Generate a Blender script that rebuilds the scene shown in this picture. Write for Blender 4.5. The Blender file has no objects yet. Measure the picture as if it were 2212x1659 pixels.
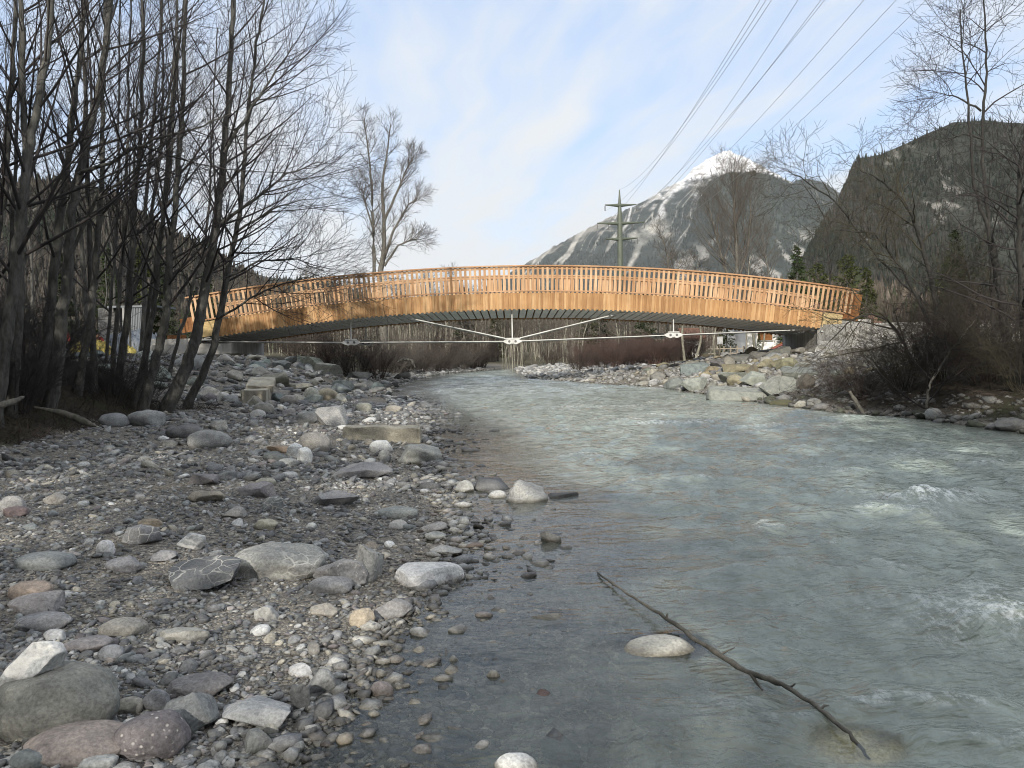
import bpy, bmesh, math, random
import numpy as np
from mathutils import Vector, Matrix

SC = bpy.context.scene
COL = SC.collection
R = math.radians
rng = random.Random(11)
nrg = np.random.default_rng(5)

# ------------------------------------------------------------------ render look
SC.view_settings.view_transform = 'Standard'
SC.view_settings.look = 'None'
SC.view_settings.exposure = 1.0
SC.view_settings.gamma = 1.0
SC.cycles.use_denoising = True
SC.cycles.sample_clamp_indirect = 3.0
SC.cycles.filter_width = 1.0
SC.render.filter_size = 1.0
SC.cycles.denoiser = 'OPENIMAGEDENOISE'
SC.cycles.denoising_input_passes = 'RGB_ALBEDO_NORMAL'
SC.cycles.denoising_prefilter = 'ACCURATE'
SC.cycles.max_bounces = 6
SC.cycles.diffuse_bounces = 3
SC.cycles.glossy_bounces = 3
SC.cycles.transparent_max_bounces = 12
SC.cycles.caustics_reflective = False
SC.cycles.caustics_refractive = False

# ------------------------------------------------------------------ camera
CAMZ = 1.6
FPX = 1736.0           # focal length in pixels of a 2212 px wide picture
cam_d = bpy.data.cameras.new('camera')
cam = bpy.data.objects.new('camera', cam_d)
COL.objects.link(cam)
SC.camera = cam
cam_d.sensor_width = 36.0
cam_d.lens = 36.0 * FPX / 2212.0
cam_d.clip_start = 0.05
cam_d.clip_end = 40000
CM = (Matrix.Translation((0, 0, CAMZ)) @ Matrix.Rotation(R(90 - 2.46), 4, 'X') @ Matrix.Rotation(R(-1.0), 4, 'Z'))
cam.matrix_world = CM
CR = CM.to_3x3()


def ray(px, py):
    return (CR @ Vector(((px - 1106) / FPX, -(py - 829.5) / FPX, -1.0)))


def P(px, py, Y):
    """world point at depth Y seen at (px, py)"""
    d = ray(px, py)
    return Vector((0, 0, CAMZ)) + d * (Y / d.y)


def G(px, py, z=0.0):
    d = ray(px, py)
    t = (z - CAMZ) / d.z
    return Vector((0, 0, CAMZ)) + d * t


# ------------------------------------------------------------------ numpy noise
def _h(ix, iy, seed):
    with np.errstate(over='ignore'):
        h = (ix.astype(np.int64) * 374761393 + iy.astype(np.int64) * 668265263 + seed * 1442695041) & 0xFFFFFFFF
        h = ((h ^ (h >> 13)) * 1274126177) & 0xFFFFFFFF
        h = h ^ (h >> 16)
    return h


def pn(x, y, seed=0):
    """gradient noise, about -1..1"""
    x = np.asarray(x, float); y = np.asarray(y, float)
    x0 = np.floor(x); y0 = np.floor(y)
    fx, fy = x - x0, y - y0
    u = fx * fx * fx * (fx * (fx * 6 - 15) + 10)
    v = fy * fy * fy * (fy * (fy * 6 - 15) + 10)

    def g(ox, oy):
        a = _h(x0 + ox, y0 + oy, seed) / 4294967296.0 * 2 * math.pi
        return np.cos(a) * (fx - ox) + np.sin(a) * (fy - oy)
    a = g(0, 0) * (1 - u) + g(1, 0) * u
    b = g(0, 1) * (1 - u) + g(1, 1) * u
    return (a * (1 - v) + b * v) * 1.5


def fbm(x, y, octv=4, seed=0, gain=0.5):
    s = 0; a = 1.0; t = 0
    for o in range(octv):
        s = s + a * pn(x * 2 ** o + 17.3 * o, y * 2 ** o - 9.1 * o, seed + o)
        t += a; a *= gain
    return s / t


def n3(V, f, seed):
    """cheap 3-D noise from three planes"""
    return (pn(V[:, 0] * f + V[:, 2] * f * .7, V[:, 1] * f + 3.1, seed) + pn(V[:, 1] * f - V[:, 0] * f * .6 + 7, V[:, 2] * f, seed + 9)
            + pn(V[:, 2] * f + 5, V[:, 0] * f - V[:, 1] * f * .5, seed + 21)) / 3


def sstep(a, b, x):
    t = np.clip((x - a) / (b - a), 0, 1)
    return t * t * (3 - 2 * t)


# ------------------------------------------------------------------ mesh helpers
def build_mesh(name, V, Fs, mat=None, smooth=True, col=None, attrs=None):
    V = np.asarray(V, np.float32)
    if not isinstance(Fs, (list, tuple)):
        Fs = [Fs]
    Fs = [np.asarray(f, np.int32) for f in Fs if len(f)]
    me = bpy.data.meshes.new(name)
    me.vertices.add(len(V))
    me.vertices.foreach_set('co', V.ravel())
    loops = np.concatenate([f.ravel() for f in Fs])
    tot = np.concatenate([np.full(len(f), f.shape[1], np.int32) for f in Fs])
    st = np.concatenate([[0], np.cumsum(tot)[:-1]]).astype(np.int32)
    me.loops.add(len(loops))
    me.loops.foreach_set('vertex_index', loops)
    me.polygons.add(len(tot))
    me.polygons.foreach_set('loop_start', st)
    me.polygons.foreach_set('use_smooth', np.full(len(tot), bool(smooth)))
    me.update(calc_edges=True)
    if col is not None:
        a = me.attributes.new('Col', 'FLOAT_COLOR', 'POINT')
        c = np.ones((len(V), 4), np.float32); c[:, :3] = col
        a.data.foreach_set('color', c.ravel())
    for k, v in (attrs or {}).items():
        a = me.attributes.new(k, 'FLOAT', 'POINT')
        a.data.foreach_set('value', np.asarray(v, np.float32))
    if mat:
        me.materials.append(mat)
    return me


def link(name, me, parent=None):
    o = bpy.data.objects.new(name, me)
    COL.objects.link(o)
    if parent:
        o.parent = parent
    return o


def tag(o, label=None, cat=None, group=None, kind=None):
    if label: o['label'] = label
    if cat: o['category'] = cat
    if group: o['group'] = group
    if kind: o['kind'] = kind
    return o


def empty(name, loc=(0, 0, 0), rz=0.0):
    o = bpy.data.objects.new(name, None)
    o.location = loc
    o.rotation_euler = (0, 0, rz)
    o.empty_display_size = .2
    COL.objects.link(o)
    return o


def copy_tree(o, parent=None):
    c = o.copy()
    COL.objects.link(c)
    c.parent = parent
    for ch in list(o.children):
        copy_tree(ch, c)
    return c


class Tubes:
    """collects tapered polylines, builds them as one mesh"""

    def __init__(self):
        self.b = {}

    def add(self, pts, rad, sides=4, col=None):
        self.b.setdefault((len(pts), sides), []).append((pts, rad, col))

    def data(self):
        Vs, Fs, Cs, base = [], [], [], 0
        for (n, s), items in self.b.items():
            Pn = np.array([[tuple(p) for p in it[0]] for it in items], float)
            Rn = np.array([it[1] for it in items], float)
            K = len(items)
            T = np.zeros_like(Pn)
            T[:, 1:-1] = Pn[:, 2:] - Pn[:, :-2] if n > 2 else T[:, 1:-1]
            T[:, 0] = Pn[:, 1] - Pn[:, 0]
            T[:, -1] = Pn[:, -1] - Pn[:, -2]
            T /= np.linalg.norm(T, axis=2, keepdims=True) + 1e-9
            ref = np.where(np.abs(T[:, :1, 2:3]) > .8, np.array([1.0, 0, 0]), np.array([0, 0, 1.0]))
            ref = np.broadcast_to(ref, T.shape)
            A = np.cross(T, ref); A /= np.linalg.norm(A, axis=2, keepdims=True) + 1e-9
            B = np.cross(T, A)
            th = np.arange(s) * 2 * math.pi / s
            ring = (A[:, :, None, :] * np.cos(th)[None, None, :, None] + B[:, :, None, :] * np.sin(th)[None, None, :, None])
            V = Pn[:, :, None, :] + ring * Rn[:, :, None, None]
            Vs.append(V.reshape(-1, 3))
            k = np.arange(K)[:, None, None] * (n * s); i = np.arange(n - 1)[None, :, None] * s
            j = np.arange(s)[None, None, :]; j2 = (np.arange(s) + 1)[None, None, :] % s
            F = np.stack([k + i + j + base, k + i + j2 + base, k + i + s + j2 + base, k + i + s + j + base], -1)
            Fs.append(F.reshape(-1, 4))
            if items[0][2] is not None:
                Cs.append(np.repeat(np.array([it[2] for it in items], float), n * s, axis=0))
            base += K * n * s
        return np.concatenate(Vs), np.concatenate(Fs), (np.concatenate(Cs) if Cs else None)

    def mesh(self, name, mat):
        V, F, C = self.data()
        return build_mesh(name, V, F, mat, True, C)

    def build(self, name, mat, parent=None):
        return link(name, self.mesh(name, mat), parent)


BOXV = np.array([[x, y, z] for x in (-1, 1) for y in (-1, 1) for z in (-1, 1)], float)
BOXF = np.array([[0, 1, 3, 2], [4, 6, 7, 5], [0, 4, 5, 1], [2, 3, 7, 6], [0, 2, 6, 4], [1, 5, 7, 3]])


class Boxes:
    def __init__(self):
        self.V, self.F, self.T, self.n = [], [], [], 0

    def add(self, c, half, M=None, tone=None):
        v = BOXV * np.array(half)
        if M is not None:
            v = v @ np.array(M.to_3x3()).T
        self.V.append(v + np.array(c))
        self.F.append(BOXF + self.n)
        self.n += 8
        self.T.append(np.full(8, rng.random() if tone is None else tone))

    def mesh(self, name, mat, bevel=0):
        me = build_mesh(name, np.concatenate(self.V), np.concatenate(self.F), mat, False, None, {'tone': np.concatenate(self.T)})
        if bevel:
            bm = bmesh.new(); bm.from_mesh(me)
            bmesh.ops.bevel(bm, geom=bm.edges[:], offset=bevel, segments=1, affect='EDGES')
            bm.to_mesh(me); bm.free()
        return me

    def build(self, name, mat, parent=None, bevel=0):
        return link(name, self.mesh(name, mat, bevel), parent)


def ico(sub):
    bm = bmesh.new()
    bmesh.ops.create_icosphere(bm, subdivisions=sub, radius=1)
    bm.verts.ensure_lookup_table()
    V = np.array([v.co[:] for v in bm.verts]); F = np.array([[v.index for v in f.verts] for f in bm.faces])
    bm.free()
    return V, F


ICO = {k: ico(k) for k in (1, 2, 3, 4, 5)}

# ------------------------------------------------------------------ materials
def mat_new(name):
    m = bpy.data.materials.new(name)
    m.use_nodes = True
    return m, m.node_tree, m.node_tree.nodes['Principled BSDF']


class NT:
    def __init__(self, nt):
        self.nt = nt

    def n(self, typ, **kw):
        nd = self.nt.nodes.new(typ)
        for k, v in kw.items():
            if k.startswith('i_'):
                key = k[2:]
                key = int(key) if key.isdigit() else key.replace('_', ' ')
                if isinstance(v, bpy.types.NodeSocket):
                    self.nt.links.new(v, nd.inputs[key])
                else:
                    nd.inputs[key].default_value = v
            else:
                setattr(nd, k, v)
        return nd

    def l(self, a, b):
        self.nt.links.new(a, b)

    def pos(self):
        return self.n('ShaderNodeNewGeometry').outputs['Position']

    def noise(self, vec, scale, detail=4, rough=.55):
        return self.n('ShaderNodeTexNoise', i_Vector=vec, i_Scale=scale, i_Detail=detail, i_Roughness=rough).outputs['Fac']

    def ramp(self, fac, stops):
        r = self.n('ShaderNodeValToRGB', i_Fac=fac)
        e = r.color_ramp.elements
        while len(e) < len(stops):
            e.new(.5)
        for x, (p, c) in zip(e, stops):
            x.position = p
            x.color = (*c, 1) if len(c) == 3 else c
        return r.outputs['Color']

    def math(self, op, a, b=0.0, c=None):
        nd = self.n('ShaderNodeMath', operation=op)
        for i, v in enumerate((a, b, c)):
            if v is None: continue
            if isinstance(v, bpy.types.NodeSocket): self.l(v, nd.inputs[i])
            else: nd.inputs[i].default_value = v
        return nd.outputs[0]

    def maprange(self, v, a, b, c=0.0, d=1.0):
        return self.n('ShaderNodeMapRange', i_0=v, i_1=a, i_2=b, i_3=c, i_4=d).outputs[0]

    def mix(self, fac, a, b, mode='MIX'):
        nd = self.n('ShaderNodeMix', data_type='RGBA', blend_type=mode)
        for i, v in ((0, fac), (6, a), (7, b)):
            if isinstance(v, bpy.types.NodeSocket): self.l(v, nd.inputs[i])
            else: nd.inputs[i].default_value = (*v, 1) if isinstance(v, tuple) and len(v) == 3 else v
        return nd.outputs[2]

    def scale(self, vec, s):
        return self.n('ShaderNodeVectorMath', operation='MULTIPLY', i_0=vec, i_1=s).outputs[0]

    def bump(self, h, strength=.5, dist=.02):
        return self.n('ShaderNodeBump', i_Height=h, i_Strength=strength, i_Distance=dist).outputs[0]

    def attr(self, name, out='Fac'):
        return self.n('ShaderNodeAttribute', attribute_name=name).outputs[out]


def simple(name, col, rough=.8, var=.25, scale=8.0, bump=0.0, metal=0.0, spec=.4, bscale=None, bdist=.01):
    m, nt, b = mat_new(name)
    q = NT(nt)
    p = q.pos()
    f = q.noise(p, scale, 5)
    c = q.mix(1.0, (*col, 1), q.ramp(f, [(.25, (1 - var,) * 3), (.75, (1 + var,) * 3)]), 'MULTIPLY')
    q.l(c, b.inputs['Base Color'])
    b.inputs['Roughness'].default_value = rough
    b.inputs['Metallic'].default_value = metal
    b.inputs['Specular IOR Level'].default_value = spec
    if bump:
        q.l(q.bump(q.noise(p, bscale or scale * 6, 4), bump, bdist), b.inputs['Normal'])
    return m


def stone_mat(name, source, veins=0.0, speck=0.0, band=0.0):
    """stone: own colour x mottling, damp dark band just above the water"""
    m, nt, b = mat_new(name)
    q = NT(nt)
    p = q.pos()
    base = q.n('ShaderNodeObjectInfo').outputs['Color'] if source == 'object' else q.attr('Col', 'Color')
    n1 = q.noise(p, 7, 6, .62)
    n2 = q.noise(p, 60, 4, .7)
    c = q.mix(1.0, base, q.ramp(n1, [(.25, (.55, .55, .56)), (.45, (.95, .95, .95)), (.72, (1.38, 1.36, 1.3))]), 'MULTIPLY')
    c = q.mix(1.0, c, q.ramp(n2, [(.3, (.6, .6, .6)), (.7, (1.32, 1.32, 1.32))]), 'MULTIPLY')
    if veins:
        w = q.n('ShaderNodeTexNoise', i_Vector=p, i_Scale=3.0, i_Detail=3)
        pv = q.n('ShaderNodeVectorMath', operation='ADD', i_0=p, i_1=q.scale(w.outputs['Color'], (.25, .25, .25))).outputs[0]
        v = q.n('ShaderNodeTexVoronoi', feature='DISTANCE_TO_EDGE', i_Vector=q.scale(pv, (1, 1, 1.6)), i_Scale=9.0).outputs['Distance']
        f = q.math('MULTIPLY', q.maprange(v, .012, .045, 1, 0), q.maprange(q.noise(p, 4, 2), .42, .58))
        c = q.mix(q.math('MULTIPLY', f, veins), c, (.55, .54, .5))
    if speck:
        f = q.maprange(q.n('ShaderNodeTexVoronoi', i_Vector=p, i_Scale=38.0).outputs['Distance'], .12, .3, 1, 0)
        f = q.math('MULTIPLY', f, q.maprange(q.noise(p, 25, 2), .48, .6))
        c = q.mix(q.math('MULTIPLY', f, speck), c, (.6, .58, .55))
    if band:
        s = q.n('ShaderNodeVectorMath', operation='ADD', i_0=q.scale(p, (2, 2, 14)), i_1=q.scale(q.n('ShaderNodeTexNoise', i_Vector=p, i_Scale=5.0).outputs['Color'], (4, 4, 4))).outputs[0]
        f = q.maprange(q.noise(s, 1.6, 4), .45, .62)
        c = q.mix(q.math('MULTIPLY', f, band), c, (.72, .71, .68))
    z = q.n('ShaderNodeSeparateXYZ', i_0=p).outputs[2]
    wet = q.maprange(q.math('ADD', z, q.math('MULTIPLY', n1, .03)), .025, .055, 1, 0)
    c = q.mix(wet, c, q.mix(1.0, c, (.42, .40, .36), 'MULTIPLY'))
    q.l(c, b.inputs['Base Color'])
    q.l(q.maprange(wet, 0, 1, .82, .25), b.inputs['Roughness'])
    b.inputs['Specular IOR Level'].default_value = .35
    h = q.math('ADD', q.math('MULTIPLY', n1, .5), q.math('MULTIPLY', q.noise(p, 35, 6, .65), .35))
    q.l(q.bump(h, .8, .035), b.inputs['Normal'])
    return m


M = {}
M['stone'] = stone_mat('stone', 'object')
M['veined'] = stone_mat('veined_stone', 'object', veins=.75)
M['speck'] = stone_mat('speckled_stone', 'object', speck=.8)
M['banded'] = stone_mat('banded_stone', 'object', band=.7)
M['pebble'] = stone_mat('pebble_stone', 'attr')


def gravel_mat():
    m, nt, b = mat_new('gravel_ground')
    q = NT(nt)
    p = q.pos()
    col = q.attr('Col', 'Color')
    v1 = q.n('ShaderNodeTexVoronoi', i_Vector=p, i_Scale=42.0)
    v2 = q.n('ShaderNodeTexVoronoi', i_Vector=p, i_Scale=110.0)
    sep1 = q.n('ShaderNodeSeparateColor', i_0=v1.outputs['Color']).outputs[0]
    sep2 = q.n('ShaderNodeSeparateColor', i_0=v2.outputs['Color']).outputs[1]
    gv = q.attr('grav')
    t = q.ramp(sep1, [(0, (.5, .5, .52)), (.5, (.9, .88, .84)), (.85, (1.25, 1.2, 1.1)), (1, (1.9, 1.85, 1.75))])
    t2 = q.ramp(sep2, [(0, (.65, .65, .66)), (1, (1.35, 1.3, 1.25))])
    g = q.mix(1.0, q.mix(1.0, col, t, 'MULTIPLY'), t2, 'MULTIPLY')
    big = q.noise(p, 1.3, 6)
    g = q.mix(1.0, g, q.ramp(big, [(.3, (.75, .74, .72)), (.7, (1.2, 1.2, 1.2))]), 'MULTIPLY')
    soil = q.mix(1.0, col, q.ramp(q.noise(p, 6, 8, .7), [(.3, (.55, .55, .55)), (.7, (1.4, 1.35, 1.25))]), 'MULTIPLY')
    q.l(q.mix(gv, soil, g), b.inputs['Base Color'])
    b.inputs['Roughness'].default_value = .88
    b.inputs['Specular IOR Level'].default_value = .25
    h = q.math('ADD', q.math('MULTIPLY', v1.outputs['Distance'], -1.0), q.math('MULTIPLY', v2.outputs['Distance'], -.5))
    h = q.math('ADD', h, q.math('MULTIPLY', q.noise(p, 8, 6), 1.2))
    q.l(q.bump(h, .8, .02), b.inputs['Normal'])
    return m


M['ground'] = gravel_mat()


def attr_mat(name, rough=.9, nscale=.02, amp=.3, bscale=.05, bdist=6.0, bstr=.6):
    m, nt, b = mat_new(name)
    q = NT(nt)
    p = q.pos()
    c = q.mix(1.0, q.attr('Col', 'Color'), q.ramp(q.noise(p, nscale, 8, .7), [(.25, (1 - amp,) * 3), (.75, (1 + amp,) * 3)]), 'MULTIPLY')
    q.l(c, b.inputs['Base Color'])
    b.inputs['Roughness'].default_value = rough
    b.inputs['Specular IOR Level'].default_value = .15
    q.l(q.bump(q.noise(p, bscale, 8, .7), bstr, bdist), b.inputs['Normal'])
    return m


M['hill'] = attr_mat('hill_slope', nscale=.05, amp=.35, bscale=.08, bdist=5)
M['mount'] = attr_mat('mountain_slope', nscale=.02, amp=.3, bscale=.015, bdist=18)
M['leafy'] = attr_mat('needle_foliage', nscale=1.5, amp=.3, bscale=3, bdist=.02, bstr=.2)
M['far_forest'] = attr_mat('far_forest', nscale=.2, amp=.2, bscale=1, bdist=.1, bstr=.1)


def bark_mat(name, dark, light):
    m, nt, b = mat_new(name)
    q = NT(nt)
    p = q.pos()
    f = q.noise(q.scale(p, (9, 9, 3)), 1.6, 8, .7)
    patch = q.noise(p, 1.7, 4)
    c = q.ramp(f, [(.3, dark), (.62, light)])
    c = q.mix(1.0, c, q.ramp(patch, [(.3, (.7, .72, .68)), (.7, (1.3, 1.3, 1.28))]), 'MULTIPLY')
    q.l(c, b.inputs['Base Color'])
    b.inputs['Roughness'].default_value = .9
    b.inputs['Specular IOR Level'].default_value = .15
    q.l(q.bump(f, .7, .03), b.inputs['Normal'])
    return m


M['bark'] = bark_mat('alder_bark', (.030, .029, .027), (.105, .103, .098))
M['shaded_bark'] = bark_mat('shaded_bark', (.018, .017, .016), (.05, .048, .045))  # darker bark copy: shade on the bank trees put into the colour
M['pale_bark'] = bark_mat('pale_bark', (.09, .085, .07), (.26, .25, .21))
M['grey_bark'] = bark_mat('grey_bark', (.05, .047, .042), (.16, .15, .135))
M['twig'] = simple('alder_twigs', (.030, .026, .026), .9, .3, 3)
M['brown_twig'] = simple('shrub_twigs', (.046, .035, .029), .9, .4, 2)
M['red_twig'] = simple('red_shrub_twigs', (.078, .049, .042), .9, .4, 2)
M['grey_twig'] = simple('grey_twigs', (.10, .088, .075), .9, .35, 2)
M['moss_twig'] = simple('mossy_twigs', (.047, .042, .027), .9, .45, 2)


def wood_mat(name, c0, c1, c2, grain=(45, 45, 2.2), rough=.62):
    m, nt, b = mat_new(name)
    q = NT(nt)
    p = q.pos()
    t = q.attr('tone')
    f = q.noise(q.scale(p, grain), 1.0, 6, .6)
    c = q.ramp(t, [(0, c0), (.5, c1), (1, c2)])
    c = q.mix(1.0, c, q.ramp(f, [(.3, (.72, .66, .58)), (.65, (1.1, 1.1, 1.1))]), 'MULTIPLY')
    kn = q.n('ShaderNodeTexVoronoi', i_Vector=q.scale(p, (4, 4, 1.6)), i_Scale=2.0).outputs['Distance']
    c = q.mix(q.maprange(kn, .03, .075, .7, 0), c, (.12, .05, .02))
    st = q.noise(q.scale(p, (.5, .5, .9)), 1.0, 5)
    c = q.mix(1.0, c, q.ramp(st, [(.3, (.76, .73, .70)), (.7, (1.1, 1.1, 1.1))]), 'MULTIPLY')
    q.l(c, b.inputs['Base Color'])
    b.inputs['Roughness'].default_value = rough
    b.inputs['Specular IOR Level'].default_value = .25
    q.l(q.bump(f, .25, .004), b.inputs['Normal'])
    return m


M['larch'] = wood_mat('larch_cladding', (.31, .175, .079), (.41, .243, .113), (.49, .325, .172))
M['larch_rail'] = wood_mat('larch_rail', (.38, .22, .12), (.44, .27, .155), (.48, .31, .19), grain=(3, 45, 45))
M['larch_slat'] = wood_mat('larch_slat', (.40, .24, .13), (.47, .30, .17), (.55, .39, .25))
M['pale_wood'] = wood_mat('pale_glulam', (.52, .40, .20), (.58, .45, .24), (.62, .5, .28), grain=(3, 30, 30))
M['brown_wood'] = wood_mat('brown_boards', (.20, .085, .03), (.26, .12, .045), (.30, .14, .05), grain=(3, 30, 30))
M['grey_wood'] = wood_mat('weathered_wood', (.22, .2, .17), (.3, .28, .24), (.36, .34, .3), grain=(3, 30, 30))
M['steel'] = simple('white_painted_steel', (.50, .50, .485), .5, .28, 3.5, bump=.1)
M['galv'] = simple('galvanised_steel', (.45, .46, .46), .45, .15, 8, metal=.3)
M['dark_steel'] = simple('dark_steel', (.12, .12, .12), .5, .2, 8)
M['pylon'] = simple('green_painted_steel', (.085, .10, .075), .55, .2, 1)
M['soffit'] = simple('deck_soffit', (.78, .77, .75), .7, .15, 3)
M['wire'] = simple('wire_metal', (.22, .22, .23), .5, .1, 1)


def concrete_mat(name, col):
    m, nt, b = mat_new(name)
    q = NT(nt)
    p = q.pos()
    f = q.noise(p, 1.8, 8, .65)
    drip = q.noise(q.scale(p, (5, 5, .35)), 1.0, 5)
    c = q.mix(1.0, (*col, 1), q.ramp(f, [(.25, (.7, .7, .7)), (.75, (1.2, 1.2, 1.2))]), 'MULTIPLY')
    c = q.mix(1.0, c, q.ramp(drip, [(.35, (.75, .74, .72)), (.6, (1.05, 1.05, 1.05))]), 'MULTIPLY')
    pit = q.n('ShaderNodeTexVoronoi', i_Vector=p, i_Scale=14.0).outputs['Distance']
    c = q.mix(q.maprange(pit, .04, .1, .6, 0), c, (.07, .065, .06))
    q.l(c, b.inputs['Base Color'])
    b.inputs['Roughness'].default_value = .9
    q.l(q.bump(q.math('ADD', q.noise(p, 24, 6, .7), q.maprange(pit, .03, .1, -.6, 0)), .5, .015), b.inputs['Normal'])
    return m


M['concrete'] = concrete_mat('concrete', (.34, .335, .32))
M['old_concrete'] = concrete_mat('old_concrete', (.36, .34, .285))


def water_mat():
    m, nt, b = mat_new('river_water')
    q = NT(nt)
    p = q.pos()
    dep = q.attr('depth')
    foam = q.attr('foam')
    mott = q.noise(q.scale(p, (1.0, .5, 1)), 1.1, 5, .6)
    mott2 = q.noise(q.scale(p, (4, 2.2, 1)), 1.4, 5, .6)
    c = q.ramp(mott, [(.28, (.188, .208, .184)), (.5, (.245, .276, .247)), (.74, (.295, .338, .307))])
    c = q.mix(1.0, c, q.ramp(mott2, [(.3, (.76, .77, .76)), (.7, (1.22, 1.24, 1.23))]), 'MULTIPLY')
    fn = q.noise(q.scale(p, (9, 6, 9)), 1.6, 8, .78)
    ff = q.math('MULTIPLY', foam, q.maprange(fn, .47, .60))
    crest = q.noise(q.scale(p, (3.2, 6.5, 3)), 1.3, 6, .7)
    fl = q.math('MULTIPLY', q.maprange(crest, .655, .72), q.math('MULTIPLY', q.maprange(dep, .12, .4), q.maprange(q.noise(p, .55, 3), .45, .62)))
    ff = q.math('MAXIMUM', ff, q.math('MULTIPLY', fl, .75))
    c = q.mix(ff, c, (.74, .78, .79))
    r1 = q.noise(q.scale(p, (5, 3.2, 5)), 1.5, 5, .62)
    r2 = q.noise(q.scale(p, (18, 11, 18)), 1.5, 4, .6)
    wv_ = q.n('ShaderNodeTexNoise', i_Vector=p, i_Scale=1.6, i_Detail=2.0)
    pw = q.n('ShaderNodeVectorMath', operation='ADD', i_0=p, i_1=q.scale(wv_.outputs['Color'], (.35, .35, 0))).outputs[0]
    k1 = q.math('SUBTRACT', 1.0, q.math('ABSOLUTE', q.math('SUBTRACT', q.math('MULTIPLY', q.noise(q.scale(pw, (2.6, 4.6, 3)), 1.0, 3, .55), 2.0), 1.0)))
    k2 = q.math('SUBTRACT', 1.0, q.math('ABSOLUTE', q.math('SUBTRACT', q.math('MULTIPLY', q.noise(q.scale(pw, (7, 11, 7)), 1.0, 3, .6), 2.0), 1.0)))
    h = q.math('ADD', q.math('MULTIPLY', r1, .35), q.math('MULTIPLY', r2, .22))
    h = q.math('ADD', h, q.math('ADD', q.math('MULTIPLY', q.math('POWER', k1, 3.0), .85), q.math('MULTIPLY', q.math('POWER', k2, 2.5), .30)))
    nrm = q.bump(h, .75, .05)
    nrm2 = q.bump(h, .20, .02)
    b.inputs['Base Color'].default_value = (1, 1, 1, 1)
    q.l(c, b.inputs['Base Color'])
    q.l(q.maprange(ff, 0, 1, .13, .8), b.inputs['Roughness'])
    b.inputs['IOR'].default_value = 1.33
    q.l(nrm, b.inputs['Normal'])
    tr = q.n('ShaderNodeBsdfTransparent', i_Color=(.80, .82, .78, 1))
    gl = q.n('ShaderNodeBsdfGlossy', i_Color=(1, 1, 1, 1), i_Roughness=.05, i_Normal=nrm2)
    fr = q.n('ShaderNodeFresnel', i_IOR=1.33, i_Normal=nrm2)
    clear = q.n('ShaderNodeMixShader', i_0=fr.outputs[0], i_1=tr.outputs[0], i_2=gl.outputs[0])
    op = q.math('SUBTRACT', 1.0, q.math('EXPONENT', q.math('MULTIPLY', dep, -4.2)))
    op = q.math('MAXIMUM', op, ff)
    mx = q.n('ShaderNodeMixShader', i_0=op, i_1=clear.outputs[0], i_2=b.outputs[0])
    out = nt.nodes['Material Output']
    q.l(mx.outputs[0], out.inputs['Surface'])
    return m


M['water'] = water_mat()

# ------------------------------------------------------------------ world + sun
SUN_EL, SUN_AZ = 24.0, 192.0       # azimuth clockwise from +Y: behind the camera, a little to its left
w = bpy.data.worlds.new('World')
SC.world = w
w.use_nodes = True
q = NT(w.node_tree)
bg = w.node_tree.nodes['Background']
sky = q.n('ShaderNodeTexSky', sky_type='NISHITA', sun_disc=False, sun_elevation=R(SUN_EL), sun_rotation=R(SUN_AZ),
          altitude=900, air_density=1.0, dust_density=1.2, ozone_density=1.5)
tc = q.n('ShaderNodeTexCoord').outputs['Generated']
sx = q.n('ShaderNodeSeparateXYZ', i_0=tc)
zz = q.math('ADD', q.math('MAXIMUM', sx.outputs[2], 0.0), .16)
cu = q.math('DIVIDE', sx.outputs[0], zz)
cv = q.math('DIVIDE', sx.outputs[1], zz)
cvec = q.n('ShaderNodeCombineXYZ', i_0=cu, i_1=cv, i_2=0.0).outputs[0]
rot = q.n('ShaderNodeVectorRotate', i_Vector=cvec, i_Angle=R(-14)).outputs[0]
wrp = q.n('ShaderNodeTexNoise', i_Vector=rot, i_Scale=.9, i_Detail=3.0)
rv = q.n('ShaderNodeVectorMath', operation='ADD', i_0=rot, i_1=q.scale(wrp.outputs['Color'], (.55, .55, 0))).outputs[0]
st = q.noise(q.scale(rv, (2.6, .55, 1)), 1.0, 9, .62)
st2 = q.noise(q.scale(rv, (9.0, 1.3, 1)), 1.0, 6, .6)
blot = q.noise(rot, .75, 4, .5)
cl = q.math('ADD', q.math('ADD', q.math('MULTIPLY', st, .62), q.math('MULTIPLY', st2, .2)), q.math('MULTIPLY', blot, .55))
lowc = q.maprange(sx.outputs[2], .02, .5, .25, -.02)
cl = q.math('ADD', cl, lowc)
cl = q.math('ADD', cl, q.maprange(sx.outputs[2], .45, .8, 0, .22))
cl = q.math('ADD', cl, q.maprange(sx.outputs[1], .2, -.3, 0, .15))
cf = q.n('ShaderNodeMapRange', interpolation_type='SMOOTHSTEP', i_0=cl, i_1=.59, i_2=.92, i_3=0.0, i_4=1.0).outputs[0]
cloud = q.mix(q.maprange(sx.outputs[2], .0, .45), (4.7, 4.8, 4.85), (4.3, 4.5, 4.75))
cloud = q.mix(q.maprange(sx.outputs[2], .48, .85), cloud, (6.3, 6.4, 6.45))
skyb = q.mix(1.0, sky.outputs[0], (1.55, 1.4, 1.25), 'MULTIPLY')
skyb = q.mix(.7, skyb, (2.2, 3.15, 4.95))
skc = q.mix(cf, skyb, cloud)
q.l(skc, bg.inputs[0])
bg.inputs[1].default_value = .10

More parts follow.
